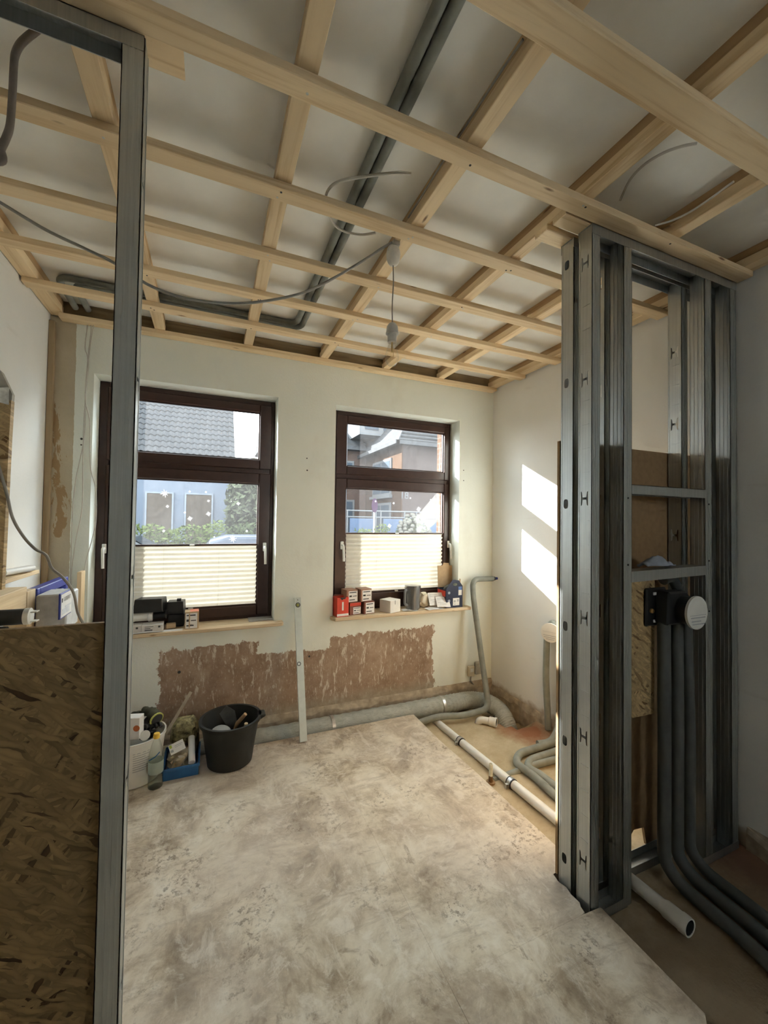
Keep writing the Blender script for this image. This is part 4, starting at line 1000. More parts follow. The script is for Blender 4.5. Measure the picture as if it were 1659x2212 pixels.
def crumple(name, label, cat, c, s, mat, seed, rotv=(0,0,0), amp=.22, sub=3):
    bm = bmesh.new(); bmesh.ops.create_icosphere(bm, subdivisions=sub, radius=1.0)
    for v in bm.verts:
        n = mnoise.noise(v.co*2.2+Vector((seed, 0, 0)))+.6*mnoise.noise(v.co*5+Vector((0, seed, 0)))
        q = v.co.copy(); q = Vector([math.copysign(abs(a)**.7, a) for a in q]); v.co = q*(1+amp*n)
    R3 = Matrix.Rotation(rotv[2], 3, 'Z') @ Matrix.Rotation(rotv[1], 3, 'Y') @ Matrix.Rotation(rotv[0], 3, 'X')
    m = MB(); m.add([Vector(c)+R3 @ Vector((v.co.x*s[0], v.co.y*s[1], v.co.z*s[2])) for v in bm.verts], [tuple(x.index for x in f.verts) for f in bm.faces]); bm.free()
    o = m.build(name, mat, smooth=35); tag(o, label, cat); return o
crumple('mesh_bag', 'olive spotted bag bulging at the back of the blue tray', 'bag', (-.125, 2.86, .155), (.075, .06, .095), plain('spotted_olive_bag', (.30, .27, .14), .6, 0, .75, 40), 3.1, (.3, 0, 0))
crumple('plastic_bag', 'crinkled beige bag filling the front of the blue tray', 'bag', (-.145, 2.74, .075), (.058, .09, .052), BAG, 8.4, amp=.3)
crumple('plastic_bag', 'dark brown bag wedged behind the white roll', 'bag', (-.060, 2.88, .10), (.022, .05, .07), plain('brown_bag', (.13, .105, .06), .6), 5.4)
tg = thing('tag_card', 'white tag card with a green corner lying on the bags in the tray', 'card', (-.165, 2.69, .135))
m = MB(); m.box(-.04, .04, -.0015, .0015, -.03, .03); MC = Matrix.Translation((-.155, 2.70, .150)) @ Matrix.Rotation(-.9, 4, 'X') @ Matrix.Rotation(-.35, 4, 'Y'); m.xf(MC); m.build('card', PAPER, tg)
m = MB(); m.box(-.037, -.024, -.0022, -.0014, .008, .026); m.xf(MC); m.build('green_mark', plain('lime_print', (.48, .55, .08), .6), tg)
m = MB(); m.box(-.037, -.022, -.0022, -.0014, -.018, -.004); m.box(-.010, .033, -.0022, -.0014, .010, .013); m.box(-.010, .025, -.0022, -.0014, .002, .004); m.xf(MC); m.build('printing', GREYINK, tg)
m = MB(); m.tube([(-.082, 2.80, .145), (-.072, 2.645, .072)], .0185, 16, rf=lambda t, a, i: .0185*(1+.03*math.sin(a*3)))
tag(m.build('paper_roll', PAPER, smooth=50), 'white wrapped roll lying slanted in the blue tray', 'roll')
for k, (p, q, l) in enumerate((((-.185, 2.655, .085), (-.115, 2.74, .122), 'pale wooden dowel lying across the bags, upper'), ((-.165, 2.650, .080), (-.10, 2.71, .10), 'pale wooden dowel lying across the bags, lower'))):
    m = MB(); m.tube([p, q], .0065, 10); tag(m.build('dowel', plain('pale_dowel', (.50, .44, .32), .6) if k == 0 else HND, smooth=50), l, 'dowel')

# ------------------------------------------------------------------ things on the window boards
ZS2 = .7505
def carton(name, label, cx, cy, z, w, d, h, a, mats, lab=None, stripe=None, open_top=False):
    """box with optional printed label on the front; returns its root"""
    r_ = thing(name, label, 'box', (cx, cy, z)); M = rz((cx, cy, 0), a)
    m = MB()
    if open_top:
        t = .003
        for q in ((cx-w/2, cx+w/2, cy-d/2, cy-d/2+t), (cx-w/2, cx+w/2, cy+d/2-t, cy+d/2), (cx-w/2, cx-w/2+t, cy-d/2+t, cy+d/2-t), (cx+w/2-t, cx+w/2, cy-d/2+t, cy+d/2-t)): m.box(*q, z, z+h)
        m.box(cx-w/2, cx+w/2, cy-d/2, cy+d/2, z, z+.003)
    else: m.box(cx-w/2, cx+w/2, cy-d/2, cy+d/2, z, z+h)
    m.xf(M); b = m.build('carton_body', mats, r_, bevel=.0015)
    if lab:
        u0, u1, v0, v1 = lab; m = MB(); m.box(cx-w/2+w*u0, cx-w/2+w*u1, cy-d/2-.0012, cy-d/2-.0002, z+h*v0, z+h*v1); m.xf(M); L = m.build('label', PAPER, r_)
        m = MB(); yy = cy-d/2-.0017
        lw = w*(u1-u0); lx = cx-w/2+w*u0; lz = z+h*v0; lh = h*(v1-v0)
        m.box(lx+lw*.08, lx+lw*.85, yy, yy+.0004, lz+lh*.82, lz+lh*.90); m.box(lx+lw*.08, lx+lw*.35, yy, yy+.0004, lz+lh*.45, lz+lh*.60)
        m.box(lx+lw*.45, lx+lw*.9, yy, yy+.0004, lz+lh*.48, lz+lh*.54); m.box(lx+lw*.08, lx+lw*.7, yy, yy+.0004, lz+lh*.14, lz+lh*.22); m.xf(M); m.build('printing', INK, L)
    if stripe:
        m = MB(); m.box(cx-w/2, cx+w/2, cy-d/2-.0009, cy-d/2-.0001, z+h*stripe[0], z+h*stripe[1]); m.xf(M); m.build('stripe', stripe[2], r_)
    return r_, M
rc, M = carton('red_carton', 'opened red carton at the end of the window board', .953, 3.082, ZS2, .098, .085, .150, .12, RED, None, (.04, .16, PAPER), True)
m = MB(); m.box(.945, .958, 3.0375, 3.0392, ZS2+.05, ZS2+.115); m.xf(M); m.build('white_print', PAPER, rc)
m = MB(); m.prism([(.908, ZS2+.150), (.993, ZS2+.150), (.985, ZS2+.160), (.912, ZS2+.162)], 'y', 3.120, 3.1235); m.xf(M); m.build('flap', REDBR, rc)
m = MB(); m.prism([(.925, ZS2+.149), (.980, ZS2+.149), (.968, ZS2+.135), (.957, ZS2+.137), (.945, ZS2+.128)], 'y', 3.0383, 3.0393); m.xf(M); m.build('torn_edge', INK, rc)
SALM = plain('salmon_carton', (.33, .185, .125), .6, 0, .1, 24, .3)
carton('screw_box', 'red-brown screw box at the bottom of the stack, beside the red carton', 1.066, 3.125, ZS2, .100, .10, .098, .16, REDBR, (.30, .98, .05, .60), (.72, .95, RED))
carton('screw_box', 'red-brown screw box at the bottom of the stack, beside the white box', 1.182, 3.118, ZS2, .096, .10, .098, .16, REDBR, (.14, .97, .05, .92))
carton('screw_box', 'red-brown screw box on top of the stack, beside the red carton', 1.040, 3.135, ZS2+.0985, .100, .10, .098, .16, SALM, (.18, .98, .04, .90))
carton('screw_box', 'red-brown screw box on top of the stack, nearer the jug', 1.158, 3.130, ZS2+.0985, .100, .10, .100, .16, SALM, (.14, .98, .05, .90))
wbx, M = carton('white_box', 'plain white carton between the screw boxes and the jug', 1.385, 3.10, ZS2, .125, .12, .100, .42, plain('white_card', (.74, .72, .67), .7, 0, .04, 20, .2))
m = MB(); m.box(1.380, 1.384, 3.0388, 3.0398, ZS2+.065, ZS2+.098); m.xf(M); m.build('slot', INK, wbx)
jg = thing('measuring_jug', 'grey plastic jug wrapped in clear film on the window board', 'jug', (1.61, 3.12, ZS2))
m = MB(); m.lathe([(.058, 0), (.060, .005), (.057, .09), (.066, .18), (.069, .19), (.069, .197), (.064, .195), (.056, .1), (.055, .01), (.001, .01)], (1.605, 3.12, ZS2), 30); m.build('jug_body', GREYJ, jg, smooth=40)
m = MB(); m.tube(bend_path([(1.545, 3.10, ZS2+.17), (1.515, 3.085, ZS2+.165), (1.512, 3.085, ZS2+.05), (1.548, 3.10, ZS2+.04)], .03), .010, 10); m.build('handle', GREYJ, jg, smooth=50)
m = MB(); m.lathe([(.066, .002), (.064, .09), (.071, .185), (.069, .203), (.02, .206), (.001, .205)], (1.605, 3.12, ZS2), 26, caps=False); m.build('film_wrap', m_clear('clear_film', (.93, .93, .93), .22, .15), jg, smooth=80)
crumple('glove_cream', 'cream cloth glove slumped between jug and blue carton', 'glove', (1.735, 3.16, ZS2+.062), (.048, .035, .058), CREAM, 2.2, (0, .3, 0), .3)
def sheet(label, x, y, z, w, d, a, tilt=0, name='paper_sheet', mat=None, lines=True):
    r_ = thing(name, label, 'paper', (x, y, z)); m = MB(); n = 6; vs = []
    M = Matrix.Translation((x, y, z)) @ Matrix.Rotation(a, 4, 'Z') @ Matrix.Rotation(tilt, 4, 'X')
    for j in range(2):
        for i in range(n+1): vs.append(M @ Vector((-w/2+w*i/n, -d/2+d*j, .0035*math.sin(i*.9))))
    m.add(vs, [(i, i+1, n+2+i, n+1+i) for i in range(n)]); o = m.build('sheet', mat or PAPER, r_, fix=False)
    md = o.modifiers.new('t', 'SOLIDIFY'); md.thickness = .0012; md.offset = -1
    if lines:
        m = MB()
        for k, (u, v, l) in enumerate(((-.4, .3, .5), (-.4, .18, .7), (-.4, -.1, .45), (-.3, -.25, .6))):
            m.add([M @ Vector(((u)*w, v*d, .0052)), M @ Vector(((u+l)*w, v*d, .0052)), M @ Vector(((u+l)*w, (v+.03)*d, .0052)), M @ Vector((u*w, (v+.03)*d, .0052))], [(0, 1, 2, 3)])
        m.build('printing', GREYINK, r_, fix=False)
    return r_
sheet('printed leaflet propped up beside the blue carton', 1.825, 3.10, ZS2+.075, .14, .115, -.10, 1.05)
sheet('folded leaflet leaning in front of the propped leaflet', 1.868, 3.055, ZS2+.055, .12, .10, -.22, .85)
sheet('open booklet lying flat at the front of the window board', 1.775, 3.045, ZS2+.008, .16, .075, .18, .06)
sheet('white paper lying under the jug on the window board', 1.555, 3.075, ZS2+.004, .13, .07, -.12, .0, lines=False)
bc = thing('tool_carton', 'dark blue carton with a gabled carrying handle at the end of the window board', 'box', (1.96, 3.09, ZS2))
def gable(y0, t):
    m = MB(); slab(m, [(1.895, ZS2), (2.062, ZS2), (2.062, ZS2+.185), (2.022, ZS2+.235), (1.962, ZS2+.243), (1.925, ZS2+.205), (1.895, ZS2+.165)], [oval(1.985, ZS2+.20, .022, .012, 14)], lambda u, v, w: (u, y0+w, v), t); return m
gable(3.045, .003).build('front_panel', NAVY, bc)
m = MB(); m.box(1.895, 2.062, 3.048, 3.20, ZS2, ZS2+.003); m.box(1.895, 1.898, 3.048, 3.20, ZS2+.003, ZS2+.155); m.box(2.059, 2.062, 3.048, 3.20, ZS2+.003, ZS2+.155); m.box(1.898, 2.059, 3.197, 3.20, ZS2+.003, ZS2+.155); m.build('carton_body', NAVY, bc)
m = MB(); m.box(1.8938, 1.8949, 3.06, 3.19, ZS2+.095, ZS2+.145); m.build('red_panel', RED, bc)
m = MB(); m.box(1.962, 2.028, 3.0432, 3.0442, ZS2+.018, ZS2+.082); L = m.build('label', PAPER, bc)
m = MB(); m.lathe([(.011, 0), (.011, .0006)], (1.980, 3.0432, ZS2+.055), 16, RX); m.box(2.003, 2.022, 3.0424, 3.0430, ZS2+.05, ZS2+.072); m.box(1.97, 1.99, 3.0424, 3.0430, ZS2+.026, ZS2+.032); m.build('printing', GREYINK, L)
m = MB(); m.box(2.018, 2.052, 3.0432, 3.0442, ZS2+.105, ZS2+.150); m.build('label', PAPER, bc)
m = MB(); m.box(2.018, 2.052, 3.0432, 3.0442, ZS2+.1505, ZS2+.180); m.build('blue_label', plain('mid_blue_print', (.10, .18, .42), .5), bc)
for zz_ in (.06, .13):
    m = MB(); m.lathe([(.012, 0), (.012, .0008)], (1.923, 3.0448, ZS2+zz_), 16, RX); m.build('emblem', plain('pale_emblem', (.30, .33, .40), .5), bc)
m = MB(); m.prism([(1.905, ZS2+.155), (2.055, ZS2+.155), (2.045, ZS2+.35), (2.018, ZS2+.352), (2.012, ZS2+.373), (1.955, ZS2+.377), (1.945, ZS2+.352), (1.893, ZS2+.352)], 'y', 3.203, 3.2065); m.xf(rot((1.97, 3.2, ZS2+.155), .04, 'X'))
tag(m.build('cardboard_flap', CARD), 'upright brown cardboard sheet behind the dark blue carton', 'cardboard')
m = MB(); m.prism([(2.064, 3.09), (2.068, 3.19), (2.075, 3.19), (2.070, 3.09)], 'z', ZS2, ZS2+.24)
tag(m.build('cardboard_strip', CARD), 'narrow cardboard strip standing at the far side of the blue carton', 'cardboard')
random.seed(12)
for k, (x, y, l) in enumerate(((1.93, 3.13, 'dark metal part sticking out of the blue carton'),)):
    m = MB(); m.tube(bend_path([(x, y, ZS2+.004), (x, y, ZS2+.16), (x+.05, y, ZS2+.185), (x+.06, y+.02, ZS2+.15)], .02), .012, 10); tag(m.build('metal_part', STEEL, smooth=50), l, 'part')

# first window board
def shell_box(name, label, pts_b, h, inset, z, mat, extra=None):
    m = MB(); n = len(pts_b); c = sum((Vector((*p, 0)) for p in pts_b), Vector())/n
    b = [Vector((p[0], p[1], z)) for p in pts_b]; t = [c+(Vector((p[0], p[1], 0))-c)*inset+Vector((0, 0, z+h)) for p in pts_b]
    rim = [c+(Vector((p[0], p[1], 0))-c)*1.04+Vector((0, 0, z)) for p in pts_b]; rim2 = [v+Vector((0, 0, .006)) for v in rim]
    m.add(b+t, [tuple(range(n-1, -1, -1)), tuple(range(n, 2*n))]+[(i, (i+1) % n, n+(i+1) % n, n+i) for i in range(n)])
    m.add(rim+rim2, [tuple(range(n-1, -1, -1)), tuple(range(n, 2*n))]+[(i, (i+1) % n, n+(i+1) % n, n+i) for i in range(n)])
    r_ = thing(name, label, 'box', (c.x, c.y, z)); m.build('shell', mat, r_, bevel=.008); return r_
shell_box('plastic_cover', 'black plastic cover lying on the white pipe fitting', [(-.462, 3.11), (-.285, 3.10), (-.262, 3.20), (-.435, 3.215)], .088, .90, .868, BLACK)
pc = shell_box('plastic_cover', 'black plastic housing with a square stub beside the small labelled box', [(-.268, 3.13), (-.160, 3.125), (-.150, 3.225), (-.262, 3.228)], .085, .93, .84, BLACK)
m = MB(); m.box(-.205, -.178, 3.15, 3.18, .924, .940); m.build('stub', BLACK, pc, bevel=.002)
m = MB(); m.box(-.258, -.155, 3.142, 3.222, ZS2+.001, .84); m.build('lower_shell', BLACK, pc, bevel=.006)
m = MB(); m.lathe([(.030, 0), (.033, .004), (.033, .05), (.029, .055), (.029, .13), (.036, .135), (.036, .155), (.030, .158)], (-.505, 3.145, .836), 24, RYM); 
tag(m.build('pipe_fitting', WPVC, smooth=40), 'white pipe fitting lying on the two long white boxes', 'pipe fitting')
m = MB(); m.lathe([(.026, 0), (.026, .07), (.030, .072), (.030, .082)], (-.345, 3.165, .838), 20, RYM)
tag(m.build('pipe_fitting', BLACK, smooth=40), 'black pipe fitting plugged between white fitting and black housing', 'pipe fitting')
WCARD = plain('grey_white_card', (.60, .57, .53), .7, 0, .05, 20, .2)
for cx_, w, l in ((-.465, .125, 'long white box at the window, half hidden by the steel stud'), (-.338, .125, 'long white box at the window, beside the cardboard strip')):
    b_, M = carton('white_box', l, cx_, 3.095, ZS2+.002, w, .10, .046, .04, WCARD)
    m = MB(); yy = 3.0449; m.box(cx_-.045, cx_+.0, yy-.0006, yy, ZS2+.012, ZS2+.018); m.box(cx_-.045, cx_-.012, yy-.0006, yy, ZS2+.024, ZS2+.028); m.box(cx_-.045, cx_+.005, yy-.0006, yy, ZS2+.036, ZS2+.039); m.box(cx_+.032, cx_+.045, yy-.0006, yy, ZS2+.028, ZS2+.040); m.xf(M); m.build('printing', INK, b_)
m = MB(); m.box(-.262, -.205, 3.085, 3.135, ZS2+.006, ZS2+.034); m.xf(rz((-.23, 3.11, 0), .1))
tag(m.build('cardboard_piece', CARD, bevel=.001), 'small brown cardboard piece in front of the black housing', 'cardboard')
sheet('white paper lying under the boxes on the window board', -.31, 3.055, ZS2+.0032, .30, .05, .03, 0, lines=False)
pb, M = carton('screw_box', 'small brown box with an orange top standing alone on the window board', -.106, 3.092, ZS2, .086, .088, .116, .05, CARD, (.05, .88, .05, .92))
m = MB(); m.box(-.118, -.064, 3.05, 3.134, ZS2+.1162, ZS2+.1168); m.xf(M); m.build('orange_panel', plain('orange_red_print', (.65, .20, .12), .6), pb)
m = MB(); m.box(-.125, -.118, 3.0460, 3.0466, ZS2+.01, ZS2+.105); m.xf(M); m.build('tape', CARD, pb)

# ------------------------------------------------------------------ outdoors
GZ = -.35
def matt(name, c, rough=.9, metal=0, var=.1, sc=6, spec=.02): return plain(name, c, .95, 0, var, sc, .015)
ASPH = matt('grey_asphalt', (0.022, 0.022, 0.023), .85, 0, .12, 6, .2)
mb = MB(); mb.box(-60, 70, OUT+.02, 80, GZ-.1, GZ)
struct(mb.build('ground_outside', ASPH, origin=(0,0,0)), 'grey street outside the windows', 'ground')
# tiled house
BLUEW = matt('pale_blue_render', (0.072, 0.085, 0.108), .85, 0, .06, 3, .2)
TILE = matt('slate_grey_tile', (0.034, 0.035, 0.037), .6, 0, .2, 6, .35)
BOARD = matt('brown_window_board', (0.04, 0.032, 0.025), .8, 0, .2, 9, .2)
h1 = thing('tiled_house', 'pale blue house with a steep grey tiled roof across the street', 'house', (-4, 17, GZ))
HX = .72
m = MB(); m.box(-9, HX-.10, 15.0, 23.0, GZ, 3.66); m.prism([(15.0, 3.66), (23.0, 3.66), (19.0, 7.5)], 'x', -9, HX-.10); m.build('wall', BLUEW, h1)
m = MB(); m.prism([(14.85, 3.56), (14.95, 3.50), (19.0, 7.62), (23.05, 3.50), (23.15, 3.56), (19.0, 7.76)], 'x', -9.1, HX); rf = m.build('roof', TILE, h1)
m = MB(); m.tube([(-9.1, 14.80, 3.52), (HX, 14.80, 3.52)], .06, 10); m.build('gutter', matt('pink_grey_gutter', (0.07, 0.055, 0.055), .5), h1, smooth=60)
# one pan tile, copied
tw, tl = .19, .30
vs = []; fs = []
for j, (s, lift) in enumerate(((0, .035), (tl*1.06, .008))):
    for i in range(5):
        u = i/4; vs.append((tw*(u-.5), s, lift+.028*math.sin(u*math.pi*1.9+.2)))
    for i in range(5):
        u = i/4; vs.append((tw*(u-.5), s, lift+.028*math.sin(u*math.pi*1.9+.2)-.014))
for i in range(4): fs += [(i, i+1, 11+i, 10+i), (5+i, 15+i, 16+i, 6+i), (i, 5+i, 6+i, i+1)]
tm = MB(); tm.add(vs, fs); sl_dir = Vector((0, 4.05, 4.20)).normalized(); nrm = Vector((0, -sl_dir.z, sl_dir.y))
MTile = Matrix((Vector((1, 0, 0)), sl_dir, nrm)).transposed()
first = None
for r_ in range(14):
    for c_ in range(20):
        o = Vector((HX-.10-tw*c_, 14.86, 3.58))+sl_dir*(tl*r_)+nrm*.025
        if first is None:
            first = tm.build('tile', TILE, rf, smooth=60, origin=(0,0,0), fix=False); place(first, o, rf); first.rotation_euler = MTile.to_euler()
        else: copy_obj(first, 'tile', o, rf, MTile)
for a, b in (((318, 1065), (370, 1147)), ((403, 1068), (455, 1165))):
    p = at(*a, 'y', 15); q = at(*b, 'y', 15)
    m = MB(); m.box(p.x, q.x, 14.95, 14.995, q.z-.3, p.z); w_ = m.build('window_board', BOARD, h1)
    m = MB(); ring(m, p.x-.05, q.x+.05, q.z-.35, p.z+.05, .05, .05, .05, .05, 14.93, 14.996); m.build('window_frame', matt('blue_white_frame', (0.1, 0.115, 0.135), .6), h1)
# foliage
LEAF1 = m_leaf('hedge_leaf', (0.03, 0.042, 0.012), (0.06, 0.075, 0.026)); LEAF2 = m_leaf('dark_leaf', (0.02, 0.028, 0.013), (0.042, 0.052, 0.026)); LEAF3 = m_leaf('grey_green_leaf', (0.028, 0.034, 0.02), (0.055, 0.062, 0.038))
def foliage(name, label, cat, lo, hi, n, size, mat, seed, blob=False, stem=True):
    rnd = random.Random(seed); r_ = thing(name, label, cat, ((lo[0]+hi[0])/2, (lo[1]+hi[1])/2, lo[2]))
    m = MB()
    for k in range(n):
        while True:
            q = Vector((rnd.uniform(-1, 1), rnd.uniform(-1, 1), rnd.uniform(-1, 1)))
            if not blob or (.45 < q.length < 1+.12*rnd.random()): break
        p = Vector([(a+b)/2+(b-a)/2*c_ for a, b, c_ in zip(lo, hi, q)])
        if not blob: p.z += .08*math.sin(p.x*3+seed)+.05*math.sin(p.x*9)
        d = Vector((rnd.gauss(0, 1), rnd.gauss(0, 1), rnd.gauss(0, 1))).normalized(); e = d.orthogonal().normalized(); s = size*rnd.uniform(.6, 1.3)
        m.add([p-d*s, p+e*s*.45, p+d*s, p-e*s*.45], [(0, 1, 2, 3)])
    m.build('foliage', mat, r_, fix=False)
    if stem:
        m = MB()
        for k in range(3):
            x = lo[0]+(hi[0]-lo[0])*(k+1)/4; m.tube([(x, (lo[1]+hi[1])/2, GZ), (x, (lo[1]+hi[1])/2, (lo[2]+hi[2])/2)], .03, 6)
        m.build('stem', matt('bark', (0.0324, 0.0243, 0.0162), .9), r_)
foliage('hedge', 'green garden hedge in front of the pale blue house', 'hedge', (-6, 10.8, GZ), (.30, 11.4, 1.33), 9000, .06, LEAF1, 1)
foliage('tree', 'bushy green tree between the pale blue house and the window edge', 'tree', (.42, 12.5, GZ+.4), (3.0, 14.4, 3.4), 9000, .12, LEAF3, 2, True)
foliage('shrub', 'dark shrub growing at the corner of the pale blue house', 'shrub', (.35, 11.5, GZ), (2.3, 12.2, 1.40), 2400, .06, LEAF2, 3)
# cars
CARW = matt('pale_blue_car_paint', (0.04, 0.046, 0.06), .25, .2, .04, 4, .6); CARS = matt('silver_car_paint', (0.045, 0.049, 0.052), .25, .3, .04, 4, .6); CGL = matt('dark_car_glass', (0.012, 0.015, 0.018), .08, 0, .05, 4, .8)
def car(name, label, x0, dirx, y0, mat):
    r_ = thing(name, label, 'car', (x0+dirx*2.1, y0+.85, GZ))
    P = [(0, .25), (0, .72), (.06, .92), (.75, 1.0), (4.05, .86), (4.2, .6), (4.2, .25)]
    m = MB(); m.prism([(x0+dirx*a, GZ+b) for a, b in P], 'y', y0, y0+1.72); m.build('body', mat, r_, bevel=.05)
    C = [(.05, .96), (.42, 1.46), (.7, 1.54), (1.9, 1.54), (2.3, 1.47), (3.15, .95)]
    m = MB(); vs = []; n = len(C)
    for k, y in enumerate((y0+.04, y0+1.68)):
        for a, b in C: vs.append((x0+dirx*a, y+(.20 if b > 1.2 else 0)*(1 if k == 0 else -1), GZ+b))
    m.add(vs, [tuple(range(n-1, -1, -1)), tuple(range(n, 2*n))]+[(i, (i+1) % n, n+(i+1) % n, n+i) for i in range(n)]); m.build('cabin', mat, r_, bevel=.04)
    g = MB()
    def q(a, b, off): return (x0+dirx*a, y0+.04+(.20*(b-.96)/.5)-off, GZ+b)
    for A_ in (((.30, 1.0), (.55, 1.42), (1.25, 1.45), (1.25, 1.0)), ((1.33, 1.0), (1.33, 1.45), (2.15, 1.40), (2.75, 1.0))):
        g.add([q(a, b, .012) for a, b in A_], [(0, 1, 2, 3)])
    g.build('side_window', CGL, r_, fix=False)
    g = MB()
    for (a, b), (c_, d_) in (((2.36, 1.44), (3.10, .98)), ((.40, 1.42), (.09, 1.0))):
        e = .012*(1 if a > c_ else 1); dx_ = .012 if a > 1 else -.012
        g.add([(x0+dirx*(a+dx_), y0+.27, GZ+b+.012), (x0+dirx*(a+dx_), y0+1.45, GZ+b+.012), (x0+dirx*(c_+dx_), y0+1.62, GZ+d_+.012), (x0+dirx*(c_+dx_), y0+.10, GZ+d_+.012)], [(0, 1, 2, 3)])
    g.build('windscreen', CGL, r_, fix=False)
    for a in (.75, 3.35):
        for y in (y0-.02, y0+1.54):
            m = MB(); m.lathe([(.31, 0), (.33, .02), (.33, .18), (.31, .20)], (x0+dirx*a, y, GZ+.33), 20, Matrix.Rotation(-math.pi/2, 3, 'X')); m.build('wheel', RUBBER, r_, smooth=40)
car('parked_car', 'pale blue car parked outside, its roof above the blind', -.42, 1, 7.1, CARW)
car('parked_car', 'silver car parked outside, its windscreen sloping down at the steel stud', -3.80, 1, 8.95, CARS)
# brick house
DBR = m_brick('dark_brick', (0.04, 0.03, 0.028), (0.05, 0.037, 0.033), (0.058, 0.05, 0.046), 6); OBR = m_brick('orange_brick', (0.046, 0.024, 0.0125), (0.038, 0.019, 0.01), (0.042, 0.034, 0.027), 6)
WFR = matt('white_window_frame', (0.085, 0.088, 0.092), .5, 0, .03, 6); PANE = matt('blueish_pane', (0.03, 0.04, 0.052), .1, 0, .05, 3, .8)
h2 = thing('brick_house', 'brown brick house with a tiled mansard roof and white dormer', 'house', (8, 18, GZ))
m = MB(); m.box(6.70, 16, 14.0, 22, GZ, 4.55); m.mi = 1; m.box(6.66, 6.70, 14.0, 18.0, GZ, 4.55)
m.build('main_wall', [DBR, OBR], h2)
m = MB(); m.box(2.4, 6.69, 17.9, 22, GZ, 4.75); m.build('wing_wall', m_brick('brown_brick', (0.052, 0.032, 0.026), (0.062, 0.04, 0.032), (0.066, 0.055, 0.048), 6), h2)
m = MB(); m.add([(6.35, 13.7, 4.50), (16.3, 13.7, 4.50), (16.0, 15.2, 6.1), (7.6, 15.2, 6.1), (6.35, 22, 4.50), (7.6, 22, 6.1), (16.3, 22, 4.5), (16, 22, 6.1)], [(0, 1, 2, 3), (0, 3, 5, 4), (2, 7, 5, 3), (0, 4, 6, 1), (1, 6, 7, 2), (4, 5, 7, 6)])
r2 = m.build('roof', TILE, h2)
m = MB()
for k in range(9):
    t_ = k/9; z = 4.52+1.58*t_; y = 13.7+1.5*t_; m.box(6.4+1.15*t_, 16.2, y-.03, y+.02, z, z+.05)
m.build('tile_course', matt('dark_tile_edge', (0.018, 0.019, 0.02), .6), r2)
m = MB(); m.box(6.25, 16.3, 13.60, 13.75, 4.38, 4.52); m.box(6.22, 6.38, 13.6, 18, 4.38, 4.52); m.build('gutter', matt('pale_gutter', (0.04, 0.041, 0.043), .5), h2)
m = MB(); m.add([(2.0, 17.5, 4.72), (6.6, 17.5, 4.72), (6.6, 19.2, 6.0), (2.0, 19.2, 6.0), (2.0, 22, 4.72), (6.6, 22, 4.72)], [(0, 1, 2, 3), (0, 3, 4), (1, 5, 2), (3, 2, 5, 4), (0, 4, 5, 1)]); m.build('wing_roof', TILE, h2)
m = MB(); m.box(6.0, 8.4, 17.0, 19.0, 5.35, 6.75); dm = m.build('dormer', WFR, h2)
m = MB(); m.add([(5.7, 16.6, 6.72), (8.7, 16.6, 6.72), (8.7, 19.3, 6.98), (5.7, 19.3, 6.98), (5.9, 16.6, 6.90), (8.5, 16.6, 6.90), (8.5, 19.3, 7.1), (5.9, 19.3, 7.1)], [(0, 3, 2, 1), (4, 5, 6, 7), (0, 1, 5, 4), (1, 2, 6, 5), (2, 3, 7, 6), (3, 0, 4, 7)]); m.build('dormer_roof', TILE, dm)
for x in (6.25, 7.15):
    m = MB(); m.box(x, x+.65, 16.96, 17.0, 5.6, 6.5); m.build('dormer_pane', PANE, dm)
def hwin(x0, x1, y, z0, z1, side=False):
    m = MB()
    if side:
        m.box(6.60, 6.655, x0, x1, z0, z1); w_ = m.build('window', WFR, h2); m = MB(); m.box(6.59, 6.60, x0+.10, (x0+x1)/2-.04, z0+.1, z1-.1); m.build('pane', PANE, w_); m = MB(); m.box(6.59, 6.60, (x0+x1)/2+.04, x1-.10, z0+.1, z1-.1); m.build('pane', PANE, w_)
        m = MB(); m.box(6.5, 6.655, x0-.08, x1+.08, z0-.12, z0); m.build('window_ledge', WFR, h2)
    else:
        m.box(x0, x1, y-.05, y, z0, z1); w_ = m.build('window', WFR, h2); m = MB(); m.box(x0+.09, x1-.09, y-.06, y-.05, z0+.09, z1-.09); m.build('pane', PANE, w_)
hwin(14.9, 16.9, 0, 2.55, 4.05, True); hwin(14.9, 16.9, 0, .75, 2.25, True)
for x0, x1, z0, z1 in ((5.55, 6.05, 3.2, 4.25), (4.5, 5.0, 3.2, 4.25), (3.0, 3.6, 3.2, 4.25), (5.5, 6.1, .2, 2.45), (4.45, 5.05, .2, 2.45), (3.0, 3.6, .8, 2.3)): hwin(x0, x1, 17.9, z0, z1)
vs, fs = shape2d(None, font='18', size=.38); p = at(874, 1071, 'y', 13.97); m = MB(); m.add([(p.x+u, 13.985, p.z+v) for u, v in vs], fs); m.build('house_number', WFR, h2, fix=False)
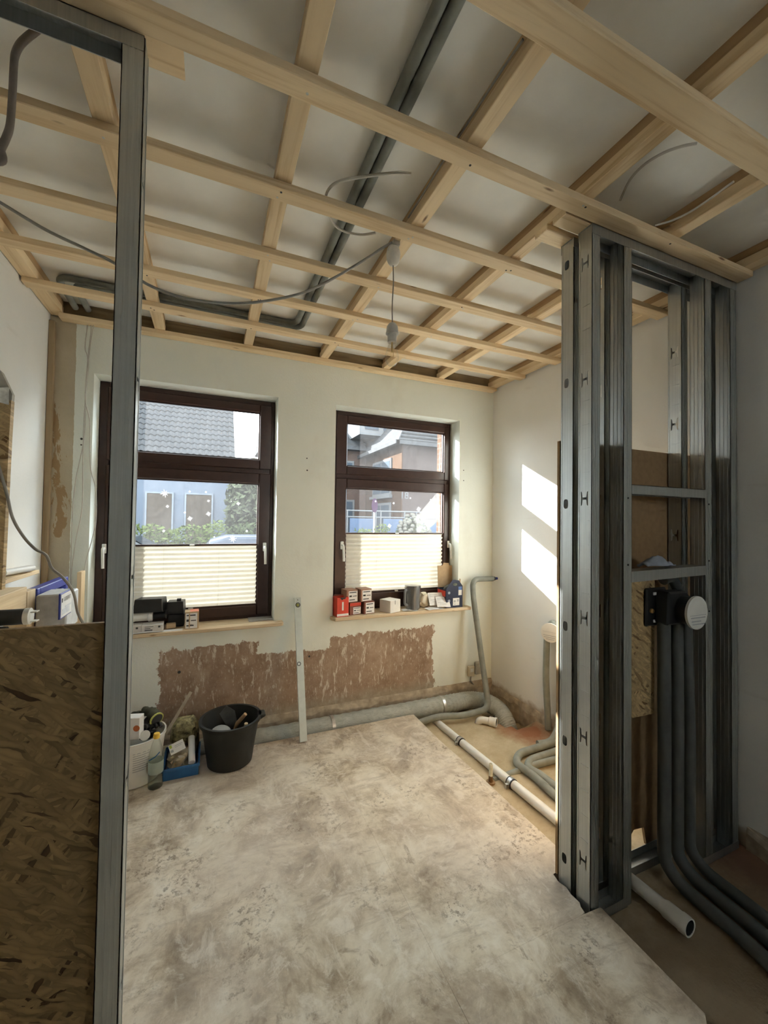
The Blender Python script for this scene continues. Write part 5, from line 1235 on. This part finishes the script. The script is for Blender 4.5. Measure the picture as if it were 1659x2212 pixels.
# balcony railing
rl = thing('garden_railing', 'white railing with pale blue panels in front of the brick house', 'railing', (4.6, 11, GZ))
PBL = matt('pale_blue_panel', (0.055, 0.075, 0.115), .6, 0, .05, 4)
for z in (1.78, 1.60): m = MB(); m.tube([(2.9, 11.0, z), (7.2, 11.0, z)], .022, 8); m.build('rail', WFR, rl, smooth=60)
for x in (2.95, 3.55, 4.42, 4.58, 5.35, 5.75, 6.6, 7.15): m = MB(); m.tube([(x, 11.0, GZ), (x, 11.0, 1.78)], .024, 8); m.build('post', WFR, rl, smooth=60)
for a, b in ((3.62, 4.36), (4.65, 5.28), (5.82, 6.5)): m = MB(); m.box(a, b, 10.97, 10.99, 1.08, 1.56); m.build('panel', PBL, rl, bevel=.05)
m = MB(); m.box(2.6, 7.6, 11.05, 11.3, GZ, 1.06); tag(m.build('garden_wall', matt('pale_garden_wall', (0.06, 0.068, 0.08), .8)), 'low pale garden wall under the white railing', 'wall', kind='thing')
foliage('shrub', 'green shrub in front of the blue railing panels', 'shrub', (3.5, 9.9, GZ), (4.45, 10.5, 1.30), 1600, .05, LEAF1, 7)
# flowering bush: white blossom heads on a leafy core
rnd = random.Random(5); fbh = thing('flowering_bush', 'round bush covered in white blossom outside the window', 'bush', (5.05, 9.9, GZ))
m = MB()
for k in range(1500):
    q = Vector((rnd.gauss(0, 1), rnd.gauss(0, 1), rnd.gauss(0, 1))).normalized()*rnd.uniform(.75, 1); p = Vector((5.05+.55*q.x, 9.9+.5*q.y, .75+.88*q.z)); d = Vector((rnd.gauss(0, 1), rnd.gauss(0, 1), rnd.gauss(0, 1))).normalized(); e = d.orthogonal().normalized(); m.add([p-d*.06, p+e*.03, p+d*.06, p-e*.03], [(0, 1, 2, 3)])
m.tube([(5.05, 9.9, GZ), (5.05, 9.9, .6)], .05, 8); m.build('foliage', LEAF2, fbh, fix=False)
bm = bmesh.new(); bmesh.ops.create_icosphere(bm, subdivisions=2, radius=.055)
for v in bm.verts: v.co *= 1+.25*mnoise.noise(v.co*60)
bv = [v.co.copy() for v in bm.verts]; bf = [tuple(x.index for x in f.verts) for f in bm.faces]; bm.free()
PET = matt('white_blossom', (0.075, 0.072, 0.062), .8, 0, .1, 30); src = None
for k in range(150):
    q = Vector((rnd.gauss(0, 1), -abs(rnd.gauss(0, 1)), rnd.gauss(0, 1)*.9+.35)).normalized(); p = Vector((5.05+.57*q.x, 9.9+.52*q.y, .75+.92*q.z))
    if src is None: t_ = MB(); t_.add(bv, bf); src = t_.build('blossom', PET, fbh, smooth=60, origin=(0,0,0)); place(src, p, fbh)
    else: copy_obj(src, 'blossom', p, fbh)
# sign on a post
sg = thing('street_sign', 'purple oval sign on a thin post before the brick house', 'sign', (3.92, 10.6, GZ)); p = at(809, 1092, 'y', 10.6)
m = MB(); m.tube([(p.x, 10.63, GZ), (p.x, 10.63, p.z)], .025, 8); m.build('post', ZINC, sg, smooth=60)
m = MB(); m.lathe([(.20, 0), (.20, .02)], (p.x, 10.60, p.z), 24, RX, sx=.45); m.build('sign_plate', matt('purple_sign', (0.03, 0.015, 0.032), .5), sg)
